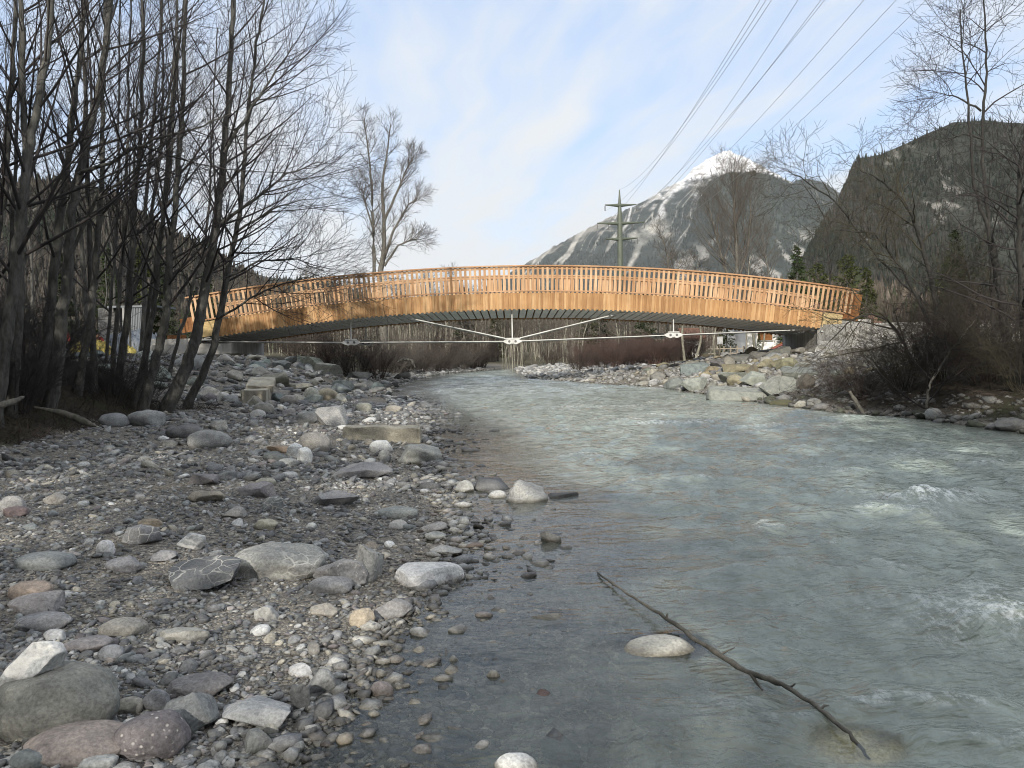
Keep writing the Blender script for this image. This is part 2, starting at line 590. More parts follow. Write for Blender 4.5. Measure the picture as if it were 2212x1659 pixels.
sl = bpy.data.lights.new('sun', 'SUN')
sl.energy = 2.7
sl.angle = R(.6)
sl.color = (1, .93, .82)
so = bpy.data.objects.new('sun', sl)
COL.objects.link(so)
sdir = Vector((math.sin(R(SUN_AZ)) * math.cos(R(SUN_EL)), math.cos(R(SUN_AZ)) * math.cos(R(SUN_EL)), math.sin(R(SUN_EL))))
so.rotation_euler = (-sdir).to_track_quat('-Z', 'Y').to_euler()
so.location = sdir * 60

# ------------------------------------------------------------------ land form
Lp = [(540, 1659), (640, 1590), (705, 1530), (790, 1400), (880, 1310), (985, 1235), (1000, 1150), (960, 1090), (925, 1020),
      (930, 960), (920, 920), (870, 885), (832, 850), (855, 828), (940, 808), (1000, 803), (1060, 798)]
Lw = [G(a, b) for a, b in Lp]
LY = np.array([-30, -5, 1] + [v.y for v in Lw] + [82, 112, 130])
LX = np.array([-2.5, -1.6, -1.25] + [v.x for v in Lw] + [2.0, 9.0, 14.0])
Rp = [(2212, 935), (2000, 905), (1800, 889), (1640, 868), (1480, 845), (1450, 838), (1300, 829), (1140, 817), (1115, 801), (1112, 797)]
Rw = [G(a, b) for a, b in Rp]
RY = np.array([-30, 0, 8] + [v.y for v in Rw] + [82, 112, 130])
RX = np.array([10.5, 9.6, 9.2] + [v.x for v in Rw] + [4.6, 9.6, 14.0])
EY = np.array([-30, 3, 7, 11, 14, 17.5, 19, 23, 28, 33, 40, 50, 60, 70, 100])
EX = np.array([-5.5, -5.5, -6.4, -7.1, -7.3, -7.7, -6.5, -5.9, -5.5, -5.4, -7.4, -9, -7, -4.5, 0])


def xl(y): return np.interp(y, LY, LX)
def xr(y): return np.interp(y, RY, RX)
def xe(y): return np.minimum(np.interp(y, EY, EX), xl(y) - .15)


def gz(x, y, detail=True):
    x = np.asarray(x, float); y = np.asarray(y, float)
    wob = .12 * pn(x * .0 + y * 1.1, y * .7, 3) + .05 * pn(y * 3.1, y * 0, 4)
    l, r, e = xl(y) + wob, xr(y) + wob, xe(y)
    dl, dr, de = l - x, x - r, e - x
    near = sstep(24, 16, y)
    # left land
    g = .085 * np.clip(dl, 0, 2.2) + .045 * np.clip(dl - 2.2, 0, 6)
    slope = np.where(y < 18, 2.4, 6.0)
    zl = g + np.where(de > 0, 1.05 * sstep(0, 1, de / slope) + .022 * np.clip(de, 0, 40), 0)
    # right land
    sl_ = np.interp(y, [0, 20, 24, 38, 44, 200], [.34, .30, .17, .16, .055, .05])
    cap = np.interp(y, [0, 20, 26, 40, 46, 60, 200], [1.5, 1.5, 1.35, 1.25, .55, .8, .9])
    zl = zl - .55 * sstep(-12.5, -15.5, x) * sstep(25, 29, y)
    zr = np.minimum(sl_ * dr, cap + .015 * np.clip(dr, 0, 40))
    # bed
    wl, wr = -dl, -dr
    bl = .055 * np.clip(wl, 0, 1.25) + .26 * np.clip(wl - 1.25, 0, 3)
    bl = np.where(y > 20, np.minimum(bl, .14 + .25 * sstep(.5, 3, wl)), bl)
    bed = -np.minimum(np.minimum(bl, .42 * np.clip(wr, 0, 3)), .75)
    z = np.where(dl > 0, zl, np.where(dr > 0, zr, bed))
    if detail:
        land = ((dl > 0) | (dr > 0))
        z = z + np.where(land, 1, .6) * (.022 * fbm(x * 1.7, y * 1.7, 3, 31) + .03 * fbm(x * .5, y * .5, 2, 41)) * np.where(np.minimum(np.abs(dl), np.abs(dr)) < .25, .45, 1)
        z = z + np.where(de > 0, .12 * fbm(x * .8, y * .8, 3, 51), 0)
        far = np.clip((y - 120) / 400, 0, 1)
        z = z + far * 1.5 * fbm(x * .01, y * .01, 3, 61)
    return z


def gzs(x, y):
    return float(gz(np.array([x]), np.array([y]))[0])


def ground_hit(px, py):
    d = ray(px, py).normalized()
    p = Vector((0, 0, CAMZ)); t = 1.0
    while t < 120:
        a = p + d * t
        if a.z <= max(gzs(a.x, a.y), -.02):
            return a
        t += .03 + t * .004
    return p + d * t


def gcolor(x, y):
    """own colour of the ground: gravel, soil under the wood, far meadow"""
    l, r, e = xl(y), xr(y), xe(y)
    de, dr, dl = e - x, x - r, l - x
    n = fbm(x * .6, y * .6, 4, 71)
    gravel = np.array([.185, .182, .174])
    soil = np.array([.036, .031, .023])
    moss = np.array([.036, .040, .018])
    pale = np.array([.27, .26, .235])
    c = np.broadcast_to(gravel, x.shape + (3,)).copy()
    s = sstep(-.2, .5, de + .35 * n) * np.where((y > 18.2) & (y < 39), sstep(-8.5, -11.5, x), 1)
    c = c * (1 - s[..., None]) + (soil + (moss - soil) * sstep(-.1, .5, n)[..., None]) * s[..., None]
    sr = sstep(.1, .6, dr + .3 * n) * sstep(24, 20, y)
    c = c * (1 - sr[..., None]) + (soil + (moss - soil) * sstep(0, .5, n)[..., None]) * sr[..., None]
    bar = sstep(0, .3, dr) * sstep(33, 38, y) * sstep(12, 9, dr) * sstep(78, 70, y)
    c = c * (1 - bar[..., None]) + pale * bar[..., None]
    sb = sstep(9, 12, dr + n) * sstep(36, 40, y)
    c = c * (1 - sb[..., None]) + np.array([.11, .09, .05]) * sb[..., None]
    fr = sstep(70, 85, y)
    c = c * (1 - fr[..., None]) + (np.array([.085, .075, .045]) + .02 * n[..., None]) * fr[..., None]
    grav = np.clip(1 - np.maximum(np.maximum(s, sr), np.maximum(sb, fr)), 0, 1)
    return c, grav


def polar(r0, r1, ratio, amax, ncol, cy=-3.0):
    nr = int(math.log(r1 / r0) / math.log(1 + ratio)) + 1
    rr = r0 * (r1 / r0) ** (np.arange(nr) / (nr - 1))
    aa = np.radians(np.linspace(-amax, amax, ncol))
    Rr, A = np.meshgrid(rr, aa, indexing='ij')
    X = Rr * np.sin(A); Y = cy + Rr * np.cos(A)
    i = np.arange(nr - 1)[:, None] * ncol; j = np.arange(ncol - 1)[None, :]
    F = np.stack([i + j, i + j + 1, i + ncol + j + 1, i + ncol + j], -1).reshape(-1, 4)
    return X.ravel(), Y.ravel(), F


gx, gy, gf = polar(2.0, 9500, .011, 68, 460)
gzv = gz(gx, gy)
gzv = gzv - np.where(gy > 300, 0, 0)
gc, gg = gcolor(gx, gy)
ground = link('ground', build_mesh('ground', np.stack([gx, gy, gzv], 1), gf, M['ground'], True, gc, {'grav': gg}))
tag(ground, 'gravel banks and valley floor either side of the river', kind='structure')

# ------------------------------------------------------------------ water
wx, wy, wf = polar(2.2, 135, .0075, 62, 470)
bed = gz(wx, wy)
dep = np.clip(-bed, 0, 2)
amp = .005 + .036 * sstep(.06, .35, dep)
amp = amp * np.interp(wy, [0, 15, 25, 45, 100], [1, 1.1, 1.15, .9, .6])
wv = (1.0 * pn(wx * .55 + .3 * pn(wx, wy * .5, 8), wy * 1.1, 81) + .75 * pn(wx * 1.3, wy * 2.4 + .5 * pn(wx * .7, wy, 9), 83) + .42 * pn(wx * 2.9, wy * 4.6, 85) + .22 * pn(wx * 6, wy * 9, 86))
rg1 = 1 - 2 * np.abs(pn(wx * 1.9 + .4 * pn(wx, wy, 12), wy * 3.2, 88)); rg2 = 1 - 2 * np.abs(pn(wx * 4.3, wy * 6.5 + .4 * pn(wx * 2, wy, 13), 89))
wv = wv + .45 * rg1 + .28 * rg2
wz = amp * wv
foam = .6 * sstep(.95, 1.6, wv) * sstep(.1, .35, dep)
# standing waves
for (px, py, ww, wl_, hh, fo) in [(2010, 1085, .55, .30, .15, 1.2), (1930, 1110, .35, .22, .06, .6), (2185, 1340, .5, .26, .12, 1.0), (2090, 1290, .4, .2, .05, .4),
                                  (1705, 1232, .5, .22, .07, .28), (1460, 915, 1.1, .35, .05, .9), (1300, 880, 1.6, .4, .05, .6), (1650, 925, 1.2, .35, .05, .5), (1830, 905, .9, .3, .04, .5),
                                  (1780, 1020, .5, .2, .05, .4), (1500, 1040, .4, .2, .04, .3), (1990, 985, .8, .3, .05, .35)]:
    c = G(px, py)
    k = np.exp(-(((wx - c.x + .2 * pn(wy * 2, wx, 7)) / ww) ** 2 + ((wy - c.y + .25 * pn(wx * 1.6, wy, 6)) / wl_) ** 2))
    wz = wz + hh * k * (1 + .35 * pn(wx * 4, wy * 4, 91))
    foam = np.maximum(foam, fo * k)
rap = sstep(26, 33, wy) * sstep(60, 44, wy)
wz = wz + rap * .03 * pn(wx * 1.2, wy * 2.2, 95)
foam = np.maximum(foam, rap * .85 * sstep(-.15, .5, pn(wx * .8, wy * 1.9, 97)))
rap2 = sstep(19, 23, wy) * sstep(33, 27, wy) * sstep(2.8, .4, wx - xl(wy))
foam = np.maximum(foam, rap2 * 1.2 * sstep(-.3, .4, pn(wx * .7, wy * 2.4, 98)))
keep = (bed < .10)
kf = keep[wf].any(axis=1)
wf2 = wf[kf]
for (px, py, zz_, rad) in [(1850, 1645, -.06, .21), (1180, 1330, 0, .26), (1432, 1396, 0, .30), (1020, 1240, 0, .2)]:
    c = G(px, py, zz_)
    k = np.hypot(wx - c.x, (wy - c.y) * 1.2) / rad
    f_ = sstep(1.05, .8, k)
    dep = dep * (1 - f_) + np.minimum(dep, .012 + .06 * np.clip(k, 0, 1.2) ** 3) * f_
used = np.unique(wf2)
remap = np.full(len(wx), -1); remap[used] = np.arange(len(used))
river = link('river_water', build_mesh('river_water', np.stack([wx, wy, wz], 1)[used], remap[wf2], M['water'], True, None, {'depth': dep[used], 'foam': foam[used]}))
tag(river, 'milky grey green river flowing under the bridge', kind='structure')
SHADE_N = 10
# ------------------------------------------------------------------ stones
def rock_shape(seed, sub=3, kind='round'):
    V, F = ICO[sub]
    V = V.copy()
    r_ = np.random.default_rng(seed)
    if kind == 'round':
        pw = r_.uniform(.78, 1.0)
        V = np.sign(V) * np.abs(V) ** pw
        ncut, dmin, dmax, soft, na = 4, .70, .92, .7, .12
    elif kind == 'lump':
        ncut, dmin, dmax, soft, na = 9, .55, .85, .9, .20
    elif kind == 'slab':
        V = np.sign(V) * np.abs(V) ** .6
        ncut, dmin, dmax, soft, na = 10, .55, .92, 1.0, .05
    else:
        V = np.sign(V) * np.abs(V) ** .72
        ncut, dmin, dmax, soft, na = 13, .5, .82, 1.0, .06
    for i in range(ncut):
        n = r_.normal(size=3); n /= np.linalg.norm(n)
        if kind == 'slab' and i == 0:
            n = np.array([r_.normal() * .12, r_.normal() * .12, 1]); n /= np.linalg.norm(n)
        d = r_.uniform(dmin, dmax)
        k = np.maximum(V @ n - d, 0)
        V -= np.outer(k * soft, n)
    nn = V / (np.linalg.norm(V, axis=1, keepdims=True) + 1e-9)
    V = V + nn * (na * n3(V, 1.3, seed) + na * .45 * n3(V, 3.1, seed + 50) + (na * .22 * n3(V, 7.5, seed + 77) if sub >= 4 else 0))[:, None]
    lo, hi = V.min(0), V.max(0)
    V = (V - (lo + hi) / 2) / ((hi - lo) / 2)
    return V, F


def mute(c, k=.42, tint=(.965, 1.0, 1.045)):
    l = .3 * c[0] + .55 * c[1] + .15 * c[2]
    return tuple((v * (1 - k) + l * k) * t for v, t in zip(c, tint))


def rock_obj(name, seed, kind, loc, size, rz, col, mat, sub=3, tilt=(0, 0), label=None, cat='rock', group=None):
    col = mute(col, .42) if loc[1] < 19 else mute(col, .2, (1.0, 1.0, .96))
    V, F = rock_shape(seed, sub, kind)
    me = build_mesh(name, V * np.array(size), F, M[mat], not (kind in ('slab', 'angular') and loc[1] > 17))
    o = link(name, me)
    o.location = loc
    o.rotation_euler = (tilt[0], tilt[1], rz)
    o.color = (*col, 1)
    tag(o, label, cat, group)
    return o


GREY, LGREY, DGREY = (.235, .232, .222), (.34, .335, .32), (.13, .13, .128)
BUFF, TAN, ORANGE = (.32, .285, .215), (.30, .235, .14), (.34, .215, .115)
MAUVE, PINK, WHITE = (.165, .140, .142), (.27, .23, .21), (.52, .51, .48)
GREEN, SLATE, BROWN = (.215, .245, .225), (.13, .15, .155), (.17, .14, .105)
PLACED = []      # (x, y, radius) of the hand placed stones


def put(px, py, wpx, hpx, col, label, kind='round', mat='stone', rot=0.0, up=None, z0=None, sub=4, tilt=(0, 0), name='rock', sink=.28, ratio=.72, group=None, cat='rock'):
    """a stone seen centred at (px,py), wpx wide and hpx tall, standing on the ground there"""
    b = ground_hit(px, py + hpx * .36)
    d = (b - Vector((0, 0, CAMZ))).length
    W = wpx * d / FPX
    D = W * ratio
    a = math.asin(max(min((CAMZ - b.z) / d, 1), 0))
    Hv = hpx * d / FPX
    H = max((Hv - D * math.sin(a) * .75) / math.cos(a), W * .22, Hv * .45)
    if up: H = up
    full = H / (1 - sink)
    g = max(gzs(b.x, b.y), -.12) if z0 is None else z0
    o = rock_obj(name, int(px * 7 + py * 13) % 9973, kind, (b.x, b.y + D * .22, g + H - full / 2), (W / 2, D / 2, full / 2), rot, col, mat, sub, tilt, label, cat, group)
    PLACED.append((b.x, b.y + D * .22, W * .5))
    return o


def vary(c, a=.08):
    k = 1 + rng.uniform(-a, a)
    return tuple(min(x * k * (1 + rng.uniform(-.03, .03)), .9) for x in c)


ROCKS = [
    # px, py, w, h, colour, label, kind, material, rot
    (92, 1535, 235, 138, (.20, .19, .16), 'biggest smooth grey brown boulder with a white banded stone on top', 'round', 'stone', .1),
    (320, 1607, 132, 92, MAUVE, 'round mauve grey stone speckled white beside the biggest boulder', 'round', 'speck', .3),
    (150, 1618, 185, 70, (.25, .20, .165), 'long flat pinkish brown stone lying before the biggest boulder', 'round', 'stone', .1),
    (402, 1552, 108, 82, (.18, .19, .195), 'blue grey rounded stone behind the white speckled mauve one', 'lump', 'stone', .4),
    (548, 1540, 158, 72, (.33, .33, .32), 'large pale grey stone with bevelled flat top near the lower waterline'.replace('bevelled ', ''), 'angular', 'stone', -.1),
    (424, 1492, 122, 46, (.20, .175, .175), 'long mauve stone lying slanted behind the large pale grey one', 'round', 'stone', .25),
    (333, 1522, 52, 44, (.24, .24, .235), 'upright grey cobble behind the blue grey rounded stone', 'round', 'stone', 0),
    (222, 1556, 42, 46, LGREY, 'small pale upright stone touching the biggest boulder', 'lump', 'stone', 0),
    (275, 1535, 50, 32, BUFF, 'small buff stone beside the pale upright one', 'round', 'stone', .2),
    (285, 1577, 54, 34, LGREY, 'pale oval cobble above the mauve speckled stone', 'round', 'stone', .2),
    (690, 1482, 60, 58, GREY, 'angular grey stone standing alone at the lower waterline', 'angular', 'stone', .5),
    (648, 1522, 38, 58, (.115, .115, .115), 'dark slate stone standing on edge by the waterline', 'slab', 'stone', .2),
    (584, 1578, 30, 28, (.27, .27, .22), 'small greenish round stone before the large pale grey stone', 'round', 'stone', 0),
    (556, 1612, 62, 50, (.16, .16, .155), 'dark angular stone at the bottom of the gravel bank', 'angular', 'stone', .6),
    (60, 1645, 70, 40, SLATE, 'dark blue cobble in the bottom corner of the bank', 'round', 'stone', 0),
    (205, 1658, 70, 36, LGREY, 'pale grey cobble at the bottom edge below the pinkish stone', 'round', 'stone', 0),
    (595, 1218, 190, 78, (.315, .305, .265), 'big oval boulder with a net of white veins on top', 'round', 'veined', .05),
    (732, 1242, 112, 66, (.25, .225, .215), 'pinkish grey boulder leaning against the oval veined boulder', 'lump', 'speck', .2),
    (710, 1268, 92, 40, (.27, .265, .245), 'smooth grey stone in front of the pinkish grey boulder', 'round', 'stone', .05),
    (800, 1226, 66, 84, (.30, .295, .265), 'pale pointed stone standing upright between the boulders', 'angular', 'stone', .7),
    (923, 1248, 150, 54, (.50, .49, .45), 'white pitted oblong boulder at the edge of the water', 'angular', 'stone', -.06),
    (430, 1250, 148, 68, (.13, .13, .135), 'dark grey boulder with branching white cracks', 'angular', 'veined', .1),
    (225, 1192, 34, 31, (.62, .61, .58), 'white ball shaped stone on the gravel', 'round', 'stone', 0),
    (410, 1173, 55, 35, (.34, .34, .34), 'white blotched angular stone on the gravel', 'angular', 'banded', .3),
    (300, 1160, 74, 40, (.20, .20, .20), 'grey veined lump beyond the white ball shaped stone', 'lump', 'veined', .2),
    (90, 1216, 102, 36, (.23, .235, .23), 'long flat grey stone low at the edge of the picture', 'round', 'stone', .05),
    (264, 1222, 70, 34, (.22, .22, .23), 'rounded blue grey stone in front of the white ball stone', 'lump', 'stone', .2),
    (350, 1203, 54, 24, (.19, .19, .20), 'low white veined stone beside the dark cracked boulder', 'lump', 'veined', .1),
    (258, 1363, 84, 42, (.36, .33, .245), 'buff rounded stone alone on fine gravel', 'round', 'stone', .1),
    (390, 1373, 104, 40, (.33, .31, .26), 'pale buff wedge shaped stone lying flat', 'angular', 'stone', -.15),
    (848, 1322, 82, 46, (.22, .215, .205), 'rough grey stone half in the water below the pitted boulder', 'lump', 'stone', .2),
    (782, 1343, 56, 42, (.36, .275, .165), 'yellow brown stone by the waterline', 'lump', 'stone', .4),
    (698, 1322, 56, 32, (.31, .28, .22), 'small buff stone below the smooth grey stone', 'lump', 'stone', .1),
    (574, 1328, 50, 36, (.37, .36, .34), 'pale three cornered stone on fine gravel', 'angular', 'stone', .5),
    (58, 1281, 74, 36, (.31, .22, .15), 'orange brown rounded stone', 'round', 'stone', .1),
    (62, 1311, 92, 42, (.29, .255, .24), 'pinkish flat stone below the orange brown one', 'angular', 'stone', .2),
    (84, 1350, 100, 34, (.26, .245, .235), 'low grey stone crossed by thin pale lines', 'round', 'veined', .05),
    (180, 1395, 90, 34, (.23, .20, .195), 'broad flat mauve stone above the biggest boulder', 'round', 'stone', .05),
    (236, 1416, 46, 32, (.25, .255, .255), 'bluish cobble beside the broad flat mauve stone', 'round', 'stone', .4),
    (782, 1018, 124, 40, (.245, .24, .225), 'long smooth grey stone tapering towards the river', 'angular', 'stone', .02),
    (722, 1078, 104, 38, (.21, .21, .205), 'broad grey stone with sloping top midway up the bank', 'angular', 'stone', .1),
    (905, 986, 98, 48, (.33, .32, .27), 'pale boulder at the waterline beyond the concrete beam', 'lump', 'stone', .05),
    (822, 966, 50, 26, (.46, .455, .43), 'white oblong stone tilted beside the concrete beam', 'round', 'stone', .3),
    (830, 986, 27, 24, (.29, .28, .25), 'small grey cobble under the white oblong stone', 'round', 'stone', 0),
    (636, 977, 36, 32, (.60, .59, .56), 'white jagged lump of quartz', 'lump', 'stone', .2),
    (658, 988, 34, 34, (.57, .56, .53), 'white jagged lump leaning on its twin', 'lump', 'stone', .9),
    (600, 971, 52, 14, (.33, .20, .10), 'thin orange slab lying on a dark stone', 'slab', 'stone', 0),
    (598, 991, 60, 26, (.115, .125, .12), 'dark green grey stone under the thin orange slab', 'angular', 'stone', 0),
    (676, 960, 70, 42, (.30, .275, .215), 'buff rounded boulder behind the white jagged lumps', 'round', 'stone', .1),
    (449, 953, 88, 40, (.28, .275, .26), 'large rounded light grey boulder towards the wood', 'round', 'stone', .05),
    (440, 1076, 76, 28, (.29, .235, .15), 'brown and buff stone low on the gravel', 'lump', 'stone', .1),
    (551, 1062, 74, 34, (.26, .225, .22), 'pinkish slanting stone on the gravel', 'angular', 'stone', -.3),
    (588, 1094, 44, 32, (.21, .21, .205), 'blocky grey stone crossed by a pale line', 'angular', 'veined', .3),
    (502, 1110, 50, 28, (.27, .255, .225), 'grey buff block on the gravel', 'angular', 'stone', .1),
    (572, 1136, 50, 24, (.36, .31, .20), 'yellowish rough stone on dark fine gravel', 'lump', 'stone', .1),
    (322, 1132, 50, 20, (.30, .22, .13), 'flat tan stone on the gravel', 'round', 'stone', -.1),
    (436, 1036, 76, 28, (.19, .165, .165), 'mauve grey humped stone on the gravel', 'angular', 'stone', -.2),
    (20, 1092, 48, 30, (.32, .31, .29), 'pale stone at the outer edge beside a reddish one', 'round', 'stone', 0),
    (28, 1108, 46, 20, (.20, .13, .12), 'dull red stone under a pale one at the outer edge', 'round', 'stone', 0),
    (116, 1080, 44, 24, (.30, .27, .22), 'buff grey stone near the outer edge of the bank', 'lump', 'stone', .1),
    (960, 1192, 72, 20, (.29, .285, .26), 'pale flat stone at the tip of the gravel point', 'angular', 'stone', -.15),
    (940, 1162, 46, 20, (.26, .255, .235), 'grey green flat stone near the gravel point', 'round', 'stone', .1),
    (935, 1141, 60, 22, (.31, .30, .275), 'pale slab by the shallow water above the gravel point', 'angular', 'stone', .1),
    (855, 1112, 90, 18, (.25, .25, .235), 'low wide grey stone sunk in the gravel', 'round', 'stone', .05),
    (1023, 1160, 36, 14, (.075, .07, .068), 'wet dark stone off the gravel point', 'lump', 'stone', 0),
    (1022, 1180, 44, 14, (.23, .15, .10), 'wet reddish flat stone off the gravel point', 'round', 'stone', 0),
    (1002, 1056, 44, 32, (.34, .325, .29), 'pale stone pair standing in the shallows', 'lump', 'stone', .2),
    (672, 1140, 22, 14, (.55, .55, .53), 'tiny white oval stone on dark gravel', 'round', 'stone', 0),
    (620, 1000, 46, 18, (.30, .295, .27), 'flat pale stone left of the long smooth grey stone'.replace('left of', 'before'), 'round', 'stone', 0),
    (622, 1029, 36, 17, (.40, .395, .375), 'small white grey oval stone on the mid bank', 'round', 'stone', 0),
    (572, 1042, 42, 18, (.32, .28, .2), 'small buff oval stone on the mid bank', 'round', 'stone', 0),
    (310, 908, 72, 34, (.29, .285, .27), 'rounded pale boulder at the foot of the wooded bank', 'round', 'stone', .05),
    (242, 911, 56, 28, (.22, .22, .225), 'blue grey boulder at the foot of the wooded bank', 'round', 'stone', .1),
    (470, 924, 38, 22, (.29, .275, .245), 'buff block behind the large rounded light grey boulder', 'lump', 'stone', .1),
    (716, 902, 66, 42, (.25, .245, .235), 'broad grey slab with a slanting white line', 'slab', 'veined', .1),
    (664, 905, 48, 26, (.22, .215, .2), 'grey brown slab behind the one with a white line', 'slab', 'stone', .2),
    (395, 936, 74, 28, (.15, .145, .14), 'dark low boulder beside the large rounded grey one', 'round', 'stone', .1),
    (556, 896, 32, 18, (.42, .41, .38), 'pale flat stone before the concrete block', 'round', 'stone', 0),
    (568, 884, 42, 24, (.28, .265, .22), 'tan grey boulder touching the concrete block', 'round', 'stone', .2),
    (785, 882, 34, 20, (.30, .29, .27), 'grey egg shaped stone below the rubble slope', 'round', 'stone', .2),
    (850, 886, 38, 18, (.31, .30, .27), 'pale round topped stone by the rapids', 'round', 'stone', 0),
    (840, 851, 13, 9, (.06, .065, .07), 'small black stone in the rapids', 'lump', 'stone', 0),
]
for (px, py, ww, hh, c, lab, kd, mt, rt) in ROCKS:
    put(px, py, ww, hh, vary(c, .04), lab, kd, mt, rt, sub=5 if ww > 110 else 4)
# the white banded stone lies on the biggest boulder
bb = next(o for o in COL.objects if o.get('label', '').startswith('biggest smooth'))
topz = bb.location.z + max(v.co.z for v in bb.data.vertices)
p0 = P(78, 1466, bb.location.y + .03)
rock_obj('rock', 4242, 'angular', (p0.x, p0.y, topz + .02), (.135, .10, .085), .25, (.42, .42, .41), 'banded', 5, (.0, -.16),
         'white and grey banded stone lying on the biggest boulder', 'rock')
# stones standing in the river
for (px, py, ww, hh, c, lab, kd, mt, up) in [
        (1137, 1064, 92, 54, (.33, .315, .285), 'large pale boulder alone in the river', 'lump', 'stone', .21),
        (1075, 1067, 40, 22, (.40, .39, .36), 'small white stone beside the large boulder in the river', 'round', 'stone', .075),
        (1212, 1070, 74, 12, (.10, .095, .085), 'dark low slab trailing behind the large boulder in the river', 'slab', 'stone', .035),
        (1432, 1396, 150, 44, (.43, .395, .31), 'oval stone with dry pale top ringed by water under the branch', 'round', 'stone', .055),
        (1180, 1330, 92, 24, (.30, .26, .17), 'yellowish stone just breaking the water', 'round', 'stone', .018),
        (820, 1492, 52, 28, (.30, .235, .21), 'reddish white oval stone in the shallows', 'round', 'veined', .055),
        (1115, 1658, 84, 30, (.50, .49, .46), 'pale stone cut by the bottom edge of the picture', 'round', 'stone', .05),
        (1066, 1458, 28, 14, (.30, .29, .24), 'small buff stone among wet pebbles in the shallows', 'round', 'stone', .03),
        (980, 1424, 22, 12, (.26, .26, .25), 'small grey stone alone in the calm shallows', 'round', 'stone', .025),
        (1180, 1503, 62, 12, (.15, .07, .055), 'dark red wet stone barely above the shallows', 'slab', 'stone', .012)]:
    b = G(px, py + hh * .35, 0)
    d = (b - Vector((0, 0, CAMZ))).length
    W = ww * d / FPX
    bedz = min(gzs(b.x, b.y), -.06)
    full = up - bedz + .05
    rock_obj('rock', int(px * 3 + py), kd, (b.x, b.y + W * .2, up - full / 2), (W / 2 * (1.12 if up < .1 else 1.0), W * .38, full / 2), .05, c, mt, 4, (0, 0), lab, 'rock')
    PLACED.append((b.x, b.y + W * .2, W * .5))
b = G(1850, 1640, -.12)
rock_obj('rock', 77, 'round', (b.x, b.y + .03, -.15), (.30, .22, .156), .1, (1.7, 1.5, .9), 'stone', 4, (0, 0), 'yellow boulder under water at the end of the branch', 'rock')

# left rubble slope under the bridge and right riprap: named ones first
LEFTRUB = [
    (670, 857, 38, 32, LGREY, 'rounded pale boulder leaning in the rubble slope', 'round'), (707, 857, 44, 30, BUFF, 'broad buff boulder next to the rounded pale one', 'round'),
    (620, 867, 32, 22, GREY, 'round grey boulder at the foot of the rubble slope', 'round'), (640, 866, 24, 20, LGREY, 'lumpy stone between two boulders of the rubble slope', 'lump'),
    (776, 815, 54, 18, (.22, .235, .25), 'flat topped blue grey slab by the upstream water', 'slab'), (668, 786, 58, 26, GREEN, 'green grey slab high on the rubble slope', 'slab'),
    (706, 800, 60, 24, (.23, .245, .225), 'long green slab sloping to the water', 'slab'), (632, 777, 62, 14, SLATE, 'dark thin slab under the end of the bridge', 'slab'),
    (600, 790, 50, 18, SLATE, 'dark slab in the shadow of the abutment', 'slab'), (590, 822, 70, 26, (.20, .195, .17), 'long tan slab in the middle of the rubble slope', 'slab'),
    (560, 806, 48, 22, GREY, 'grey boulder near the leaning trunks', 'lump'), (740, 832, 46, 18, SLATE, 'dark slab near the water under the bridge', 'slab'),
    (640, 838, 60, 12, (.21, .205, .19), 'thin layered slab above the round boulders', 'slab'), (600, 850, 52, 12, (.19, .185, .17), 'thin slab beside the concrete block', 'slab'),
    (795, 832, 40, 16, (.21, .21, .22), 'low grey slab at the waterline under the bridge', 'slab'), (735, 862, 30, 20, LGREY, 'pale lump at the lower end of the rubble slope', 'lump')]
for (px, py, ww, hh, c, lab, kd) in LEFTRUB:
    put(px, py, ww, hh, vary(c, .08), lab, kd, 'stone', rng.uniform(-.3, .3), sub=4, name='boulder', cat='boulder', tilt=(rng.uniform(-.1, .1), rng.uniform(-.05, .2)))
